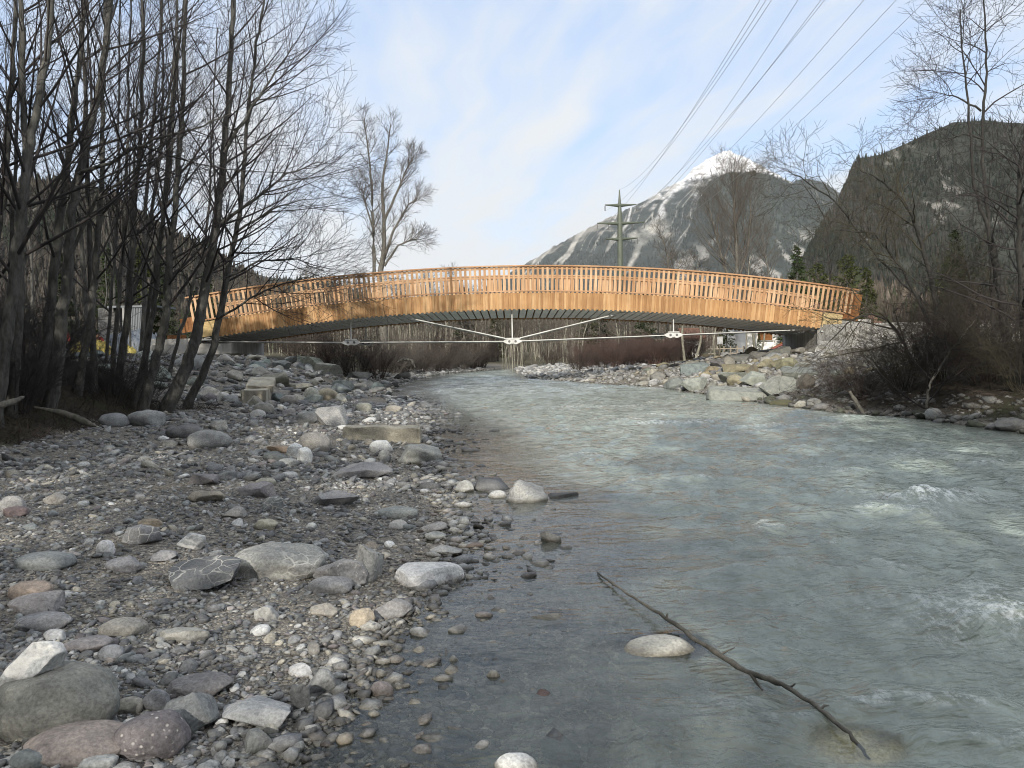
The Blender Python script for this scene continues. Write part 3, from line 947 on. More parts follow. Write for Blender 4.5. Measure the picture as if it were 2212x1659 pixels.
RIGHTRUB = [
    (1606, 856, 142, 32, (.34, .36, .34), 'biggest flat grey green slab at the right waterline'.replace('right ', 'sunlit '), 'slab'), (1690, 838, 82, 38, (.29, .32, .30), 'thick green grey block behind the biggest slab', 'angular'),
    (1461, 832, 46, 28, (.24, .27, .27), 'blue green boulder at the downstream tip of the riprap', 'lump'), (1503, 833, 56, 27, (.33, .355, .33), 'pale green block beside the tip boulder', 'angular'),
    (1540, 836, 26, 20, (.27, .26, .24), 'small grey block wedged before the biggest slab', 'angular'), (1582, 818, 62, 24, (.31, .34, .31), 'green slab with a sharp upper edge', 'slab'),
    (1634, 821, 70, 28, (.35, .38, .35), 'pale green slab leaning on the slope above the biggest one', 'slab'), (1682, 815, 32, 24, (.37, .36, .34), 'white grey rounded block on the riprap', 'lump'),
    (1730, 809, 72, 20, (.27, .29, .275), 'long grey slab at the foot of the wing wall', 'slab'), (1742, 827, 36, 34, (.17, .155, .14), 'brown squarish block at the end of the riprap', 'angular'),
    (1526, 815, 30, 18, (.35, .29, .18), 'small buff block at the lower riprap', 'angular'), (1594, 800, 62, 20, (.34, .30, .19), 'tan slab below the dark shaded stones', 'slab'),
    (1626, 803, 32, 26, (.23, .19, .135), 'brown block in the middle of the riprap', 'angular'), (1653, 789, 42, 20, (.34, .30, .20), 'tan block high on the riprap', 'angular'),
    (1702, 787, 58, 22, (.37, .35, .22), 'yellowish block under the wing wall', 'angular'), (1656, 805, 32, 13, (.40, .385, .34), 'small pale block between tan blocks', 'angular'),
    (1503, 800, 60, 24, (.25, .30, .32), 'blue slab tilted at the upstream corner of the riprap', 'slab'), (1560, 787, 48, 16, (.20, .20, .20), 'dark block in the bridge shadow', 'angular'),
    (1600, 777, 50, 16, (.20, .20, .20), 'dark slab in the bridge shadow', 'slab'), (1640, 769, 50, 16, (.21, .205, .20), 'upper dark block in the bridge shadow', 'angular'),  # dark band of blocks: the bridge shadow is put into their grey
    (1690, 762, 48, 18, (.22, .215, .205), 'dark block against the abutment', 'angular'), (1540, 800, 34, 14, (.33, .28, .18), 'small tan block beside the blue slab', 'angular'),  # dark block at the abutment has the same shadow in its grey
    (1680, 775, 36, 14, (.34, .31, .22), 'small yellowish block beside the abutment', 'angular'), (1735, 793, 40, 14, (.33, .33, .29), 'pale flat block at the wing wall', 'slab'),
    (1730, 876, 26, 15, (.46, .455, .42), 'white round stone at the waterline before the bushes', 'round'), (1629, 868, 28, 8, (.44, .43, .39), 'white low stone under the biggest slab', 'round'),
    (1760, 870, 30, 16, (.27, .28, .28), 'grey round stone by the bushes', 'round'), (1775, 882, 28, 16, (.25, .25, .25), 'second grey stone tucked under the bushes', 'round'),
    (1692, 873, 52, 12, (.14, .13, .06), 'mossy low boulder at the waterline', 'round'),
    (2020, 897, 32, 20, (.40, .385, .355), 'pale smooth boulder under the dark bushes', 'round'), (1994, 902, 26, 9, (.38, .36, .33), 'pale low stone beside the smooth boulder', 'round'),
    (2195, 922, 64, 26, (.23, .215, .195), 'grey brown boulder at the outer right waterline'.replace('right ', 'shaded '), 'lump'), (2148, 924, 28, 18, (.27, .25, .23), 'small lumpy stone beside the shaded grey brown boulder', 'lump'),
    (1410, 808, 24, 20, (.46, .44, .39), 'lone white boulder on the far gravel bar', 'lump'), (1392, 828, 30, 9, (.38, .36, .33), 'flat pale stone on the near edge of the far gravel bar', 'round')]
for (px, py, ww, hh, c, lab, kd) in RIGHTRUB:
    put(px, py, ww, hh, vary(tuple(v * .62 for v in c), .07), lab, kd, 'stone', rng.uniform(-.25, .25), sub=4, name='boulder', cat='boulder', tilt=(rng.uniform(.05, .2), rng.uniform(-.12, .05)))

# shared cobble meshes, copied many times
COB = []
for i in range(14):
    kd = ('round', 'round', 'lump', 'angular')[i % 4]
    V, F = rock_shape(900 + i, 3, kd)
    COB.append(build_mesh('cobble', V * np.array([1, .78, .55]), F, M['stone'], True))
KIND_COL = [('grey', (GREY, LGREY, (.25, .25, .245)), .46), ('buff', (BUFF, TAN, (.33, .3, .25)), .16), ('mauve', (MAUVE, PINK), .12),
            ('white', (WHITE, (.44, .43, .41)), .08), ('dark', (DGREY, (.13, .135, .14)), .18)]


def pick_col():
    t = rng.random()
    for nm, cs, wgt in KIND_COL:
        t -= wgt
        if t <= 0:
            return nm, mute(vary(rng.choice(cs), .12), .58)
    return 'grey', vary(GREY, .1)


def clear(x, y, r, k=1.0):
    return all((x - a) ** 2 + (y - b) ** 2 > (k * (r + c)) ** 2 for a, b, c in PLACED)


def cobble(x, y, r, nm, c, label, group, sink=.35, z=None, name='cobble', cat='stone'):
    o = link(name, rng.choice(COB[3::4]) if name == 'boulder' else COB[rng.randrange(len(COB))])
    k = rng.uniform(.8, 1.15)
    o.scale = (r, r * k, r * rng.uniform(.8, 1.15))
    o.location = (x, y, (gzs(x, y) if z is None else z) + r * .55 * (1 - 2 * sink))
    o.rotation_euler = (rng.uniform(-.25, .25), rng.uniform(-.25, .25), rng.uniform(0, 6.28))
    o.color = (*c, 1)
    tag(o, label, cat, group)
    PLACED.append((x, y, r))
    return o


n_c = 0
while n_c < 115:
    y = 3.2 + 17 * rng.random() ** 1.25
    lo, hi = max(xe(y) + .1, -.70 * y - .6), xl(y) + .25
    x = lo + (hi - lo) * rng.random()
    r = min(.038 * math.exp(rng.gauss(0, .42)) * (1 + y * .055), .2)
    if not clear(x, y, r, .85):
        continue
    nm, c = pick_col()
    zone = 'near' if y < 6.5 else 'mid'
    cobble(x, y, r, nm, c, f'{nm} rounded cobble lying loose on the {"near" if zone == "near" else "middle"} gravel bank', f'{nm} cobbles on the {zone} gravel bank')
    n_c += 1
# wet stones in the shallow water by the near bank
n_c = 0
while n_c < 70:
    y = 3.0 + 6.5 * rng.random() ** 1.3
    x = xl(y) + rng.random() ** 1.2 * 1.35
    r = .017 * math.exp(rng.gauss(0, .45)) * (1 + y * .06)
    if not clear(x, y, r, .9):
        continue
    nm, c = pick_col()
    c = tuple(v * .95 for v in c)
    cobble(x, y, r, nm, c, 'wet dark stone breaking the surface of the near shallows', 'wet stones in the near shallows', z=max(gzs(x, y), -.018) - r * .1, sink=.15)
    n_c += 1
# loose blocks of both rubble slopes
n_c = 0
while n_c < 46:
    y = rng.uniform(19.5, 34); x = rng.uniform(xe(y) - 5.2, xe(y) + .4)
    r = rng.uniform(.14, .42)
    if not clear(x, y, r, .75): continue
    c = vary(rng.choice((GREY, SLATE, GREEN, (.2, .19, .165), LGREY)), .12)
    cobble(x, y, r, 'grey', c, 'grey block of the rubble slope below the timber bridge abutment', 'blocks of the shaded rubble slope', .3, name='boulder', cat='boulder')
    n_c += 1
n_c = 0
while n_c < 40:
    y = rng.uniform(24, 39.5); x = xr(y) + rng.uniform(.2, 8)
    r = rng.uniform(.14, .42)
    if x > 13.0 or not clear(x, y, r, .7): continue
    c = vary(rng.choice(((.18, .20, .18), (.21, .19, .135), (.155, .15, .14), (.22, .215, .19))), .12)
    cobble(x, y, r, 'pale', c, 'pale block filling the sunlit riprap below the wing wall', 'blocks of the sunlit riprap', .3, name='boulder', cat='boulder')
    n_c += 1

# gravel: what nobody could count, one object per bank
def pebbles(name, xs, ys, rs, sub, label, zoff=0.0, pal=None, flat=.55):
    n = len(xs)
    shapes = [rock_shape(300 + i, sub, ('round', 'lump', 'angular', 'round')[i % 4]) for i in range(8)]
    F0 = shapes[0][1]; nv = len(shapes[0][0])
    which = nrg.integers(0, 8, n)
    Vall = np.empty((n, nv, 3), np.float32)
    sc = np.stack([rs * nrg.uniform(.8, 1.35, n), rs * nrg.uniform(.7, 1.0, n), rs * nrg.uniform(flat * .7, flat * 1.3, n)], 1)
    a = nrg.uniform(0, 6.28, n); t1 = nrg.normal(0, .25, n); t2 = nrg.normal(0, .25, n)
    for k in range(8):
        m = np.nonzero(which == k)[0]
        if not len(m): continue
        v = shapes[k][0][None] * sc[m][:, None]
        x, y, z = v[..., 0], v[..., 1], v[..., 2]
        z2 = z + x * t1[m][:, None] + y * t2[m][:, None]
        ca, sa = np.cos(a[m])[:, None], np.sin(a[m])[:, None]
        Vall[m] = np.stack([x * ca - y * sa, x * sa + y * ca, z2], -1)
    zg = gz(xs, ys)
    Vall += np.stack([xs, ys, zg + sc[:, 2] * .25 + zoff], 1)[:, None]
    pal = np.array(pal if pal is not None else [GREY, (.17, .17, .172), LGREY, DGREY, (.14, .14, .145), BUFF, MAUVE, (.22, .2, .17), (.125, .125, .12), PINK, WHITE, (.19, .205, .2)])
    pr = np.array([.17, .16, .1, .13, .12, .07, .07, .06, .08, .02, .012, .05][:len(pal)]) if len(pal) == 12 else np.full(len(pal), 1.0)
    ci = nrg.choice(len(pal), n, p=pr / pr.sum())
    pal = np.array([mute(c_, .4) for c_ in pal])
    c = pal[ci] * nrg.uniform(.7, 1.28, (n, 1))
    F = (F0[None] + (np.arange(n) * nv)[:, None, None]).reshape(-1, 3)
    o = link(name, build_mesh(name, Vall.reshape(-1, 3), F, M['pebble'], True, np.repeat(c, nv, axis=0)))
    tag(o, label, 'gravel', kind='stuff')
    return o


def sample_bank(n, y0, y1, med, spread, left=True, power=1.6, over=0.0):
    y = y0 + (y1 - y0) * nrg.random(n) ** power
    lo = np.maximum(xe(y) - .1, -.72 * y - .7); hi = xl(y) + over
    x = lo + (hi - lo) * nrg.random(n)
    r = med * np.exp(nrg.normal(0, spread, n)) * (1 + y * .05)
    cl = fbm(x * .9, y * .9, 3, 123) + nrg.normal(0, .25, n)
    k = cl > -.28
    return x[k], y[k], r[k]


x, y, r = sample_bank(30000, 2.9, 11, .0082, .48, power=1.5, over=.2)
pebbles('gravel', x, y, r, 2 if False else 1, 'loose small pebbles covering the near gravel bank')
x, y, r = sample_bank(2600, 2.9, 10, .020, .32, power=1.4, over=.1)
pebbles('gravel', x, y, r, 2, 'fist sized pebbles strewn over the near gravel bank')
x, y, r = sample_bank(9000, 9, 24, .017, .5, power=1.2, over=.3)
pebbles('gravel', x, y, r, 1, 'pebbles of the gravel bank further up the river')
# shallow bed seen through the water
y = 2.8 + 9 * nrg.random(9000) ** 1.4; x = xl(y) + nrg.random(9000) ** 1.1 * 1.9 - .1
pebbles('gravel', x, y, .017 * np.exp(nrg.normal(0, .5, len(x))) * (1 + y * .05), 1, 'wet pebbles on the bed of the near shallows', -.004,
        [(.2, .2, .2), (.26, .26, .25), (.33, .32, .30), (.16, .155, .15), (.40, .37, .31), (.24, .215, .20)])
# far gravel bar and rubble infill
n = 2600
y = 31 + 37 * nrg.random(n); x = xr(y) + nrg.random(n) * np.interp(y, [31, 42, 66], [7, 8.5, 7])
pebbles('gravel', x, y, .085 * np.exp(nrg.normal(0, .5, n)), 1, 'pale cobbles of the gravel bar beyond the bridge', 0, [(.31, .30, .275), (.26, .25, .235), (.21, .205, .19), (.37, .355, .325), (.17, .165, .155), (.28, .25, .21)])
n = 1500
y = 19 + 16 * nrg.random(n); x = xe(y) - 5.5 + 6.3 * nrg.random(n)
pebbles('gravel', x, y, .07 * np.exp(nrg.normal(0, .5, n)), 1, 'small rubble between the blocks of the shaded slope', 0)
n = 1300
y = 23 + 17 * nrg.random(n); x = xr(y) - .2 + 7.5 * nrg.random(n); k = x < 13
pebbles('gravel', x[k], y[k], .07 * np.exp(nrg.normal(0, .5, n))[k], 1, 'small rubble between the sunlit riprap blocks', 0, [(.23, .23, .215), (.19, .18, .17), (.24, .21, .15), (.29, .28, .26)])
n = 900
y = 12.5 + 11 * nrg.random(n); x = xr(y) - .15 + 1.6 * nrg.random(n) ** 1.5
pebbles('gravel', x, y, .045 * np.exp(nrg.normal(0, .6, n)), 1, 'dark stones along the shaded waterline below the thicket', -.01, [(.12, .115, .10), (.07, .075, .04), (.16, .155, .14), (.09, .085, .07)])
n = 1300
y = 36 + 30 * nrg.random(n); x = xl(y) + .2 - 4 * nrg.random(n) ** 1.6
pebbles('gravel', x, y, .075 * np.exp(nrg.normal(0, .5, n)), 1, 'grey stones along the foot of the far bank', -.01, [(.20, .19, .175), (.14, .135, .12), (.11, .10, .085), (.25, .24, .22)])
n = 1200
y = 20 + 8 * nrg.random(n); x = xl(y) + nrg.random(n) ** 1.5 * 2.0 - .2
pebbles('gravel', x, y, .05 * np.exp(nrg.normal(0, .5, n)), 1, 'stones breaking the rapids below the bridge', .02)

n = 1500
y = 11 + 10 * nrg.random(n); x = xl(y) - .1 + 1.9 * nrg.random(n) ** 1.3
k = fbm(x * 1.1, y * .8, 3, 311) > -.12
pebbles('gravel', x[k], y[k], (.036 * np.exp(nrg.normal(0, .5, n)))[k], 1, 'half drowned stones of the shallow spit below the rapids', .004, [(.2, .2, .195), (.15, .148, .14), (.27, .265, .25), (.12, .115, .11)])

# concrete block and beam on the bank
def chipped(name, half, seed, mat):
    bm = bmesh.new()
    bmesh.ops.create_cube(bm, size=2)
    bmesh.ops.bevel(bm, geom=bm.edges[:], offset=.06, segments=2, affect='EDGES')
    bmesh.ops.subdivide_edges(bm, edges=bm.edges[:], cuts=7, use_grid_fill=True)
    V = np.array([v.co[:] for v in bm.verts]) * np.array(half)
    V += .045 * np.stack([n3(V, 3, seed), n3(V, 3, seed + 3), n3(V, 3, seed + 6)], 1) + .022 * np.stack([n3(V, 9, seed), n3(V, 9, seed + 3), n3(V, 9, seed + 6)], 1)
    for v, c in zip(bm.verts, V): v.co = c
    me = bpy.data.meshes.new(name); bm.to_mesh(me); bm.free()
    me.materials.append(M[mat])
    return link(name, me)


b = ground_hit(547, 874)
o = chipped('concrete_block', (.32, .34, .23), 5, 'old_concrete'); o.location = (b.x, b.y + .3, b.z + .17); o.rotation_euler = (.05, 0, .06)
tag(o, 'square weathered concrete block at the foot of the leaning trunks', 'concrete block')
o = chipped('concrete_block', (.34, .34, .10), 6, 'old_concrete'); o.location = (b.x + .0, b.y + .75, b.z + .50); o.rotation_euler = (.35, .06, .16)
tag(o, 'tilted concrete slab lying behind and above the square block', 'concrete slab')
b = ground_hit(825, 954)
o = chipped('concrete_beam', (.66, .17, .17), 7, 'stone'); o.color = (.33, .31, .255, 1); o.location = (b.x, b.y + .12, b.z + .08); o.rotation_euler = (.03, .02, .03)
tag(o, 'long broken concrete beam half buried in gravel by the water', 'concrete beam')

# ------------------------------------------------------------------ branch in the river and driftwood
def stick(name, pts, rads, mat, side=(), sides=8, label=None, cat='branch', seed=1):
    r_ = random.Random(seed)
    T = Tubes()
    fine, fr = [], []
    for i in range(len(pts) - 1):
        for k in range(6):
            t = k / 6
            p = pts[i].lerp(pts[i + 1], t)
            fine.append(p + Vector((r_.gauss(0, .003), r_.gauss(0, .003), r_.gauss(0, .003))))
            fr.append((rads[i] * (1 - t) + rads[i + 1] * t) * r_.uniform(.82, 1.2))
    fine.append(pts[-1]); fr.append(rads[-1] * .4)
    T.add(fine, fr, sides)
    o = T.build(name, M[mat])
    tag(o, label, cat)
    for (i, d, L, r) in side:
        B = Tubes()
        p = fine[i]
        q_ = [p, p + d * L * .5 + Vector((0, 0, r_.uniform(-.01, .02))), p + d * L]
        B.add(q_, [r, r * .7, r * .35], 6)
        B.build('side_twig', M[mat], o)
    return o


def above(px, py, z): return G(px, py, z)


bp = [above(1290, 1243, -.01), above(1370, 1298, .02), above(1455, 1352, .04), above(1530, 1408, .06), above(1608, 1455, .06), above(1690, 1487, .05), above(1760, 1532, .035), above(1835, 1596, .012), above(1880, 1640, -.05)]
bp = [v + Vector((0, 0, .018)) for v in bp[:-1]] + [bp[-1]]
stick('branch', bp, [.006, .008, .0105, .0128, .013, .012, .010, .008, .006], 'grey_bark',
      side=[(3, Vector((-.3, -.7, .2)), .06, .008), (11, Vector((.2, .3, .9)), .035, .009), (20, Vector((.8, .3, .25)), .10, .006), (25, Vector((.2, -.8, -.3)), .13, .011), (31, Vector((.7, -.2, .4)), .05, .008), (37, Vector((.8, .1, .3)), .05, .007)],
      label='long bare broken branch lying slanted across the river surface', cat='branch')
for pts, rr, lab in [
        ([P(-60, 892, 11.6), P(0, 876, 11.7), P(30, 867, 11.9), P(52, 857, 12.2)], [.055, .05, .045, .02], 'pale driftwood log poking out at the outer edge of the wood'),
        ([P(75, 880, 12.6), P(140, 893, 12.4), P(175, 908, 12.2), P(207, 921, 12.1)], [.02, .045, .06, .03], 'bare weathered log lying before the wooded bank'),
        ([P(1835, 845, 18.4), P(1852, 872, 18.3), P(1874, 908, 18.0)], [.035, .05, .03], 'pale broken stick hanging from the bushes into the water'),
        ([P(860, 782, 46), P(872, 775, 46), P(890, 779, 46), P(897, 795, 45.7)], [.06, .09, .08, .03], 'arched pale root hanging over the far bank')]:
    stick('driftwood', pts, rr, 'grey_bark', label=lab, cat='driftwood', seed=len(lab))
# ------------------------------------------------------------------ the timber bridge
BY0, BW = 34.0, 4.45            # near face, width
KB = .0060                      # arch
ZB = 3.29                       # underside of the cladding at mid span
bridge = empty('timber_bridge', (0, BY0 + BW / 2, 0))
tag(bridge, 'arched larch clad footbridge with slatted railings across the river', 'bridge')


def bl(o):
    """parent to the bridge keeping world coordinates"""
    o.parent = bridge
    o.matrix_parent_inverse = bridge.matrix_world.inverted() if False else Matrix.Translation((-bridge.location.x, -bridge.location.y, -bridge.location.z))
    return o


def arc(s, h=0.0, y=0.0):
    """point at arch station s (metres along x), height h normal to the curve"""
    a = math.atan(2 * KB * s)
    return Vector((s + math.sin(a) * h, y, ZB - KB * s * s + math.cos(a) * h)), Matrix.Rotation(a, 4, 'Y')


FH = .72        # cladding height
RT = FH + 1.08  # top of the rail
for side, y0, sg in (('near', BY0, -1), ('far', BY0 + BW, 1)):
    B = Boxes()
    s = -12.36
    while s < 13.0:
        dp = 0 if side == 'near' else .12
        c, A = arc(s + .095, FH / 2 - .012 - dp, y0)
        B.add(c, (.0945, .011, FH / 2 - .022 + dp), A)
        c, A = arc(s, FH / 2 - .025 - dp, y0 + sg * .024)
        B.add(c, (.043, .012, FH / 2 + .012 + dp), A)
        s += .194
    o = B.build('cladding', M['larch']); bl(o)
    # rails
    def rail(h, hw, hh, y, s0, s1, mat, name, n=96, parent=None):
        V = []
        for i in range(n + 1):
            s_ = s0 + (s1 - s0) * i / n
            for (dy, dh) in ((-hw, -hh), (hw, -hh), (hw, hh), (-hw, hh)):
                p, _ = arc(s_, h + dh, y + dy); V.append(p[:])
        F = []
        for i in range(n):
            for k in range(4):
                F.append((i * 4 + k, i * 4 + (k + 1) % 4, i * 4 + 4 + (k + 1) % 4, i * 4 + 4 + k))
        F += [(0, 3, 2, 1), (n * 4, n * 4 + 1, n * 4 + 2, n * 4 + 3)]
        me = build_mesh(name, np.array(V), np.array(F), M[mat], False, None, {'tone': np.repeat(nrg.random(n // 8 + 2), 32)[:len(V)]})
        o_ = link(name, me)
        return o_
    tr = bl(rail(RT + .02, .085, .028, y0, -13.4, 14.38, 'larch_rail', 'top_rail'))
    br = bl(rail(FH + .045, .06, .026, y0 + sg * .02, -13.05, 13.95, 'larch_rail', 'bottom_rail'))
    ir = bl(rail(RT - .075, .03, .045, y0 - sg * .055, -13.3, 14.3, 'larch_rail', 'inner_rail'))
# balusters: the hundred that show largest are parts, the rest one part
def one_baluster_mesh():
    B = Boxes()
    B.add((0, 0, 0), (.05, .017, .51), None, .5)
    me = B.mesh('baluster', M['larch_slat'], .004)
    return me
BALM = []
for k in range(6):
    B = Boxes(); B.add((0, 0, 0), (.05, .017, .51), None, k / 5)
    BALM.append(B.mesh('baluster', M['larch_slat'], .004))
stn = [(-13.25 + .2 * i) for i in range(138)]
rest = Boxes()
near_sel = set(sorted(range(138), key=lambda i: -(stn[i] + 1.2 * (stn[i] > -9)))[:100])
for i, s in enumerate(stn):
    c, A = arc(s, FH + .07 + .51, BY0)
    if i in near_sel:
        o = link('baluster', BALM[rng.randrange(6)])
        o.matrix_world = Matrix.Translation(c) @ A
        mw = o.matrix_world.copy(); o.parent = bridge; o.matrix_world = mw
        o.matrix_parent_inverse = Matrix.Translation(-bridge.location); o.matrix_basis = mw
    else:
        rest.add(c, (.05, .017, .51), A)
    c, A = arc(s, FH + .07 + .51, BY0 + BW)
    rest.add(c, (.05, .017, .51), A)
o = bl(rest.build('baluster', M['larch_slat'])); tag(o, kind='stuff')
# deck: boards and the grey soffit panels below
B = Boxes()
s = -13.6
while s < 13.6:
    c, A = arc(s, FH * .9, BY0 + BW / 2); B.add(c, (.105, BW / 2 - .12, .035), A)
    s += .22
bl(B.build('deck_board', M['grey_wood']))
B = Boxes()
s = -13.2
while s < 13.2:
    c, A = arc(s, -.075, BY0 + BW / 2); B.add(c, (.135, BW / 2 - .06, .02), A @ Matrix.Rotation(-.045, 4, 'X'))
    s += .335
bl(B.build('soffit_panel', M['soffit']))
for i, yy in enumerate((.30, 1.55, 2.9, BW - .30)):
    bl(rail(.38, .11, .22, BY0 + yy, -12.95, 13.55, 'pale_wood' if i in (0, 3) else 'brown_wood', 'girder'))
# bare glulam ends and bearing plates
for sx in (-1, 1):
    for y0 in (BY0 + .02, BY0 + BW - .02):
        bx_ = 13.5 if sx > 0 else -12.75
        c, A = arc(bx_, FH / 2 + .02, y0)
        B = Boxes(); B.add(c, (.40, .05, FH / 2 - .05), A); bl(B.build('beam_end', M['pale_wood']))
        B = Boxes(); B.add((bx_, y0, 2.135 if sx > 0 else 2.24), (.42, .09, .03), None); bl(B.build('bearing_plate', M['steel']))
    B = Boxes()
    for k in range(5):
        cc, A = arc((13.95 + k * .145) if sx > 0 else (-13.2 - k * .145), FH + (.36 if sx > 0 else -.02), BY0 + .11); B.add(cc, (.07, .014, .58 if sx > 0 else .3), A)
    bl(B.build('end_panel', M['brown_wood']))


def cyl_pts(a, b, r, mat, name, sides=10):
    T = Tubes(); T.add([a, b], [r, r], sides)
    return bl(T.build(name, M[mat]))


def node(x, z, y, sg, wide):
    """anchor plate with two fork heads and their pins"""
    B = Boxes(); B.add((x, y, z + .02), (.2, .018, .12)); B.add((x, y, z + .125), (wide, .07, .022))
    pl = B.build('anchor_plate', M['steel'], None, .004); bl(pl)
    for s_ in (-1, 1):
        bm = bmesh.new()
        n = 28
        ring = []
        for k in range(n):
            a = 2 * math.pi * k / n
            px_ = math.cos(a) * .13 if math.cos(a) * s_ < 0 else math.cos(a) * .27
            pz_ = math.sin(a) * .125 * (1 - .55 * max(0, math.cos(a) * s_) ** 1.4)
            ring.append(bm.verts.new((x + s_ * .135 + px_, y - .035, z + pz_)))
        f = bm.faces.new(ring)
        ext = bmesh.ops.extrude_face_region(bm, geom=[f])
        for v in [g for g in ext['geom'] if isinstance(g, bmesh.types.BMVert)]: v.co.y += .07
        bmesh.ops.recalc_face_normals(bm, faces=bm.faces[:])
        me = bpy.data.meshes.new('fork_head'); bm.to_mesh(me); bm.free(); me.materials.append(M['steel'])
        fk = link('fork_head', me, pl)
        T = Tubes(); yy = y - .037
        T.add([Vector((x + s_ * .135, yy, z)), Vector((x + s_ * .135, yy - .012, z))], [.052, .052], 16)
        T.add([Vector((x + s_ * .135, yy - .012, z)), Vector((x + s_ * .135, yy - .013, z))], [.052, .0], 16)
        T.add([Vector((x + s_ * .135, yy - .013, z)), Vector((x + s_ * .135, yy - .02, z))], [.022, .022], 12)
        T.add([Vector((x + s_ * .135, yy - .02, z)), Vector((x + s_ * .135, yy - .021, z))], [.022, .0], 12)
        T.build('pin', M['dark_steel'], fk)


for y in (BY0 + .45, BY0 + BW - .45):
    pts = [(-13.0, 2.16), (-6.85, 2.02), (0.05, 1.95), (6.95, 2.10), (13.1, 2.24)]
    for (x0, z0), (x1, z1) in zip(pts[:-1], pts[1:]):
        a, b = Vector((x0, y, z0)), Vector((x1, y, z1)); d = (b - a).normalized()
        cyl_pts(a + d * (.3 if abs(x0) < 12 else 0), b - d * (.3 if abs(x1) < 12 else 0), .022, 'steel', 'tie_rod')
    for (x, z) in pts[1:4]:
        node(x, z, y, 1, .36 if abs(x) < 1 else .24)
        cyl_pts(Vector((x, y, z + .14)), Vector((x, y, ZB - KB * x * x + .3)), .030, 'steel', 'strut')
    for sx in (-1, 1):
        cyl_pts(Vector((.05 + sx * .33, y, 2.085)), Vector((.05 + sx * 5.9, y, 3.36)), .028, 'steel', 'brace')

# ------------------------------------------------------------------ abutments
def prism(name, poly, z0, z1, mat, bev=.015):
    """poly: list of (x, y, ztop or None)"""
    bm = bmesh.new()
    lo = [bm.verts.new((p[0], p[1], z0)) for p in poly]
    hi = [bm.verts.new((p[0], p[1], p[2] if len(p) > 2 else z1)) for p in poly]
    n = len(poly)
    bm.faces.new(lo[::-1]); bm.faces.new(hi)
    for k in range(n): bm.faces.new((lo[k], lo[(k + 1) % n], hi[(k + 1) % n], hi[k]))
    bmesh.ops.recalc_face_normals(bm, faces=bm.faces[:])
    if bev: bmesh.ops.bevel(bm, geom=bm.edges[:], offset=bev, segments=2, affect='EDGES')
    me = bpy.data.meshes.new(name); bm.to_mesh(me); bm.free(); me.materials.append(M[mat])
    return link(name, me)


for sx, lab in ((1, 'sunlit concrete abutment with a long wing wall under the bridge end'), (-1, 'dark concrete abutment behind the leaning trunks under the bridge end')):
    ab = empty('bridge_abutment', (sx * 13.6, BY0 + BW / 2, 0)); tag(ab, lab, 'abutment')
    inv = Matrix.Translation(-ab.location)
    bw_ = 13.98 if sx > 0 else 13.22
    def ap(o_):
        o_.parent = ab; o_.matrix_parent_inverse = inv; return o_
    f = 13.05 if sx > 0 else 11.9
    ap(prism('bearing_block', [(sx * f, BY0 + .25), (sx * 15.2, BY0 + .25), (sx * 15.2, BY0 + BW + .3), (sx * f, BY0 + BW + .3)], -.3, 2.10, 'concrete'))
    ap(prism('back_wall', [(sx * bw_, BY0 + .1), (sx * 15.25, BY0 + .1), (sx * 15.25, BY0 + BW + .32), (sx * bw_, BY0 + BW + .32)], 2.0, 2.62 if sx > 0 else 2.3, 'concrete'))
    if sx > 0:
        ap(prism('wing_wall', [(13.0, BY0 + .22), (13.35, BY0 - .35), (18.5, BY0 - 1.6, 2.45), (24, BY0 - 2.6, 2.2), (24, BY0 - 1.8, 2.2), (18.5, BY0 - .8, 2.45), (14.0, BY0 + .22)], -.3, 2.42, 'concrete'))
        # sprayed concrete apron below the wall, rough
        V, F = [], []
        nx_, nz_ = 60, 30
        for i in range(nx_):
            for j in range(nz_):
                u, v = i / (nx_ - 1), j / (nz_ - 1)
                x = 12.9 + u * 7.5 - (1 - v) * .9; yb = BY0 - .42 - u * 1.6
                zt = 1.75 - u * .2; zb = .55 + u * .5
                z = zb + (zt - zb) * v
                y = yb - (1 - v) * .9 + .0
                V.append((x, y, z))
        V = np.array(V); V += .06 * np.stack([n3(V, 2.1, 3), n3(V, 2.1, 5), n3(V, 2.1, 8)], 1) + .03 * np.stack([n3(V, 6, 3), n3(V, 6, 5), n3(V, 6, 8)], 1)
        for i in range(nx_ - 1):
            for j in range(nz_ - 1):
                a = i * nz_ + j; F.append((a, a + nz_, a + nz_ + 1, a + 1))
        ap(link('apron', build_mesh('apron', V, np.array(F), M['concrete'], True)))
    else:
        ap(prism('wing_wall', [(-11.92, BY0 + .22), (-15.5, BY0 - .4), (-15.7, BY0 - .1), (-13, BY0 + .23)], .3, 2.05, 'concrete'))

# ------------------------------------------------------------------ power pylon and lines
PYY = 95.0
pb = P(1340, 577, PYY)
px0 = pb.x
pyl = empty('power_pylon', (px0, PYY, 0.8)); tag(pyl, 'green steel mast with three cross arms carrying power lines', 'pylon')
inv = Matrix.Translation(-pyl.location)
zt = P(1340, 410, PYY).z
def pp(o_): o_.parent = pyl; o_.matrix_parent_inverse = inv; return o_
def sq(a, b, ra, rb, name, mat='pylon', par=None, sides=8):
    T = Tubes(); T.add([a, (a + b) / 2, b], [ra, (ra + rb) / 2, rb], sides); o_ = T.build(name, M[mat])
    return pp(o_) if par is None else o_
z1 = P(1340, 472, PYY).z
sq(Vector((px0, PYY, .5)), Vector((px0, PYY, z1)), .40, .30, 'mast', sides=12)
sq(Vector((px0, PYY, z1 - .02)), Vector((px0, PYY, zt)), .30, .06, 'mast_tip', sides=12)
ARM = [(442, 33, 38), (481, 50, 55), (515, 33, 40)]
tips = []
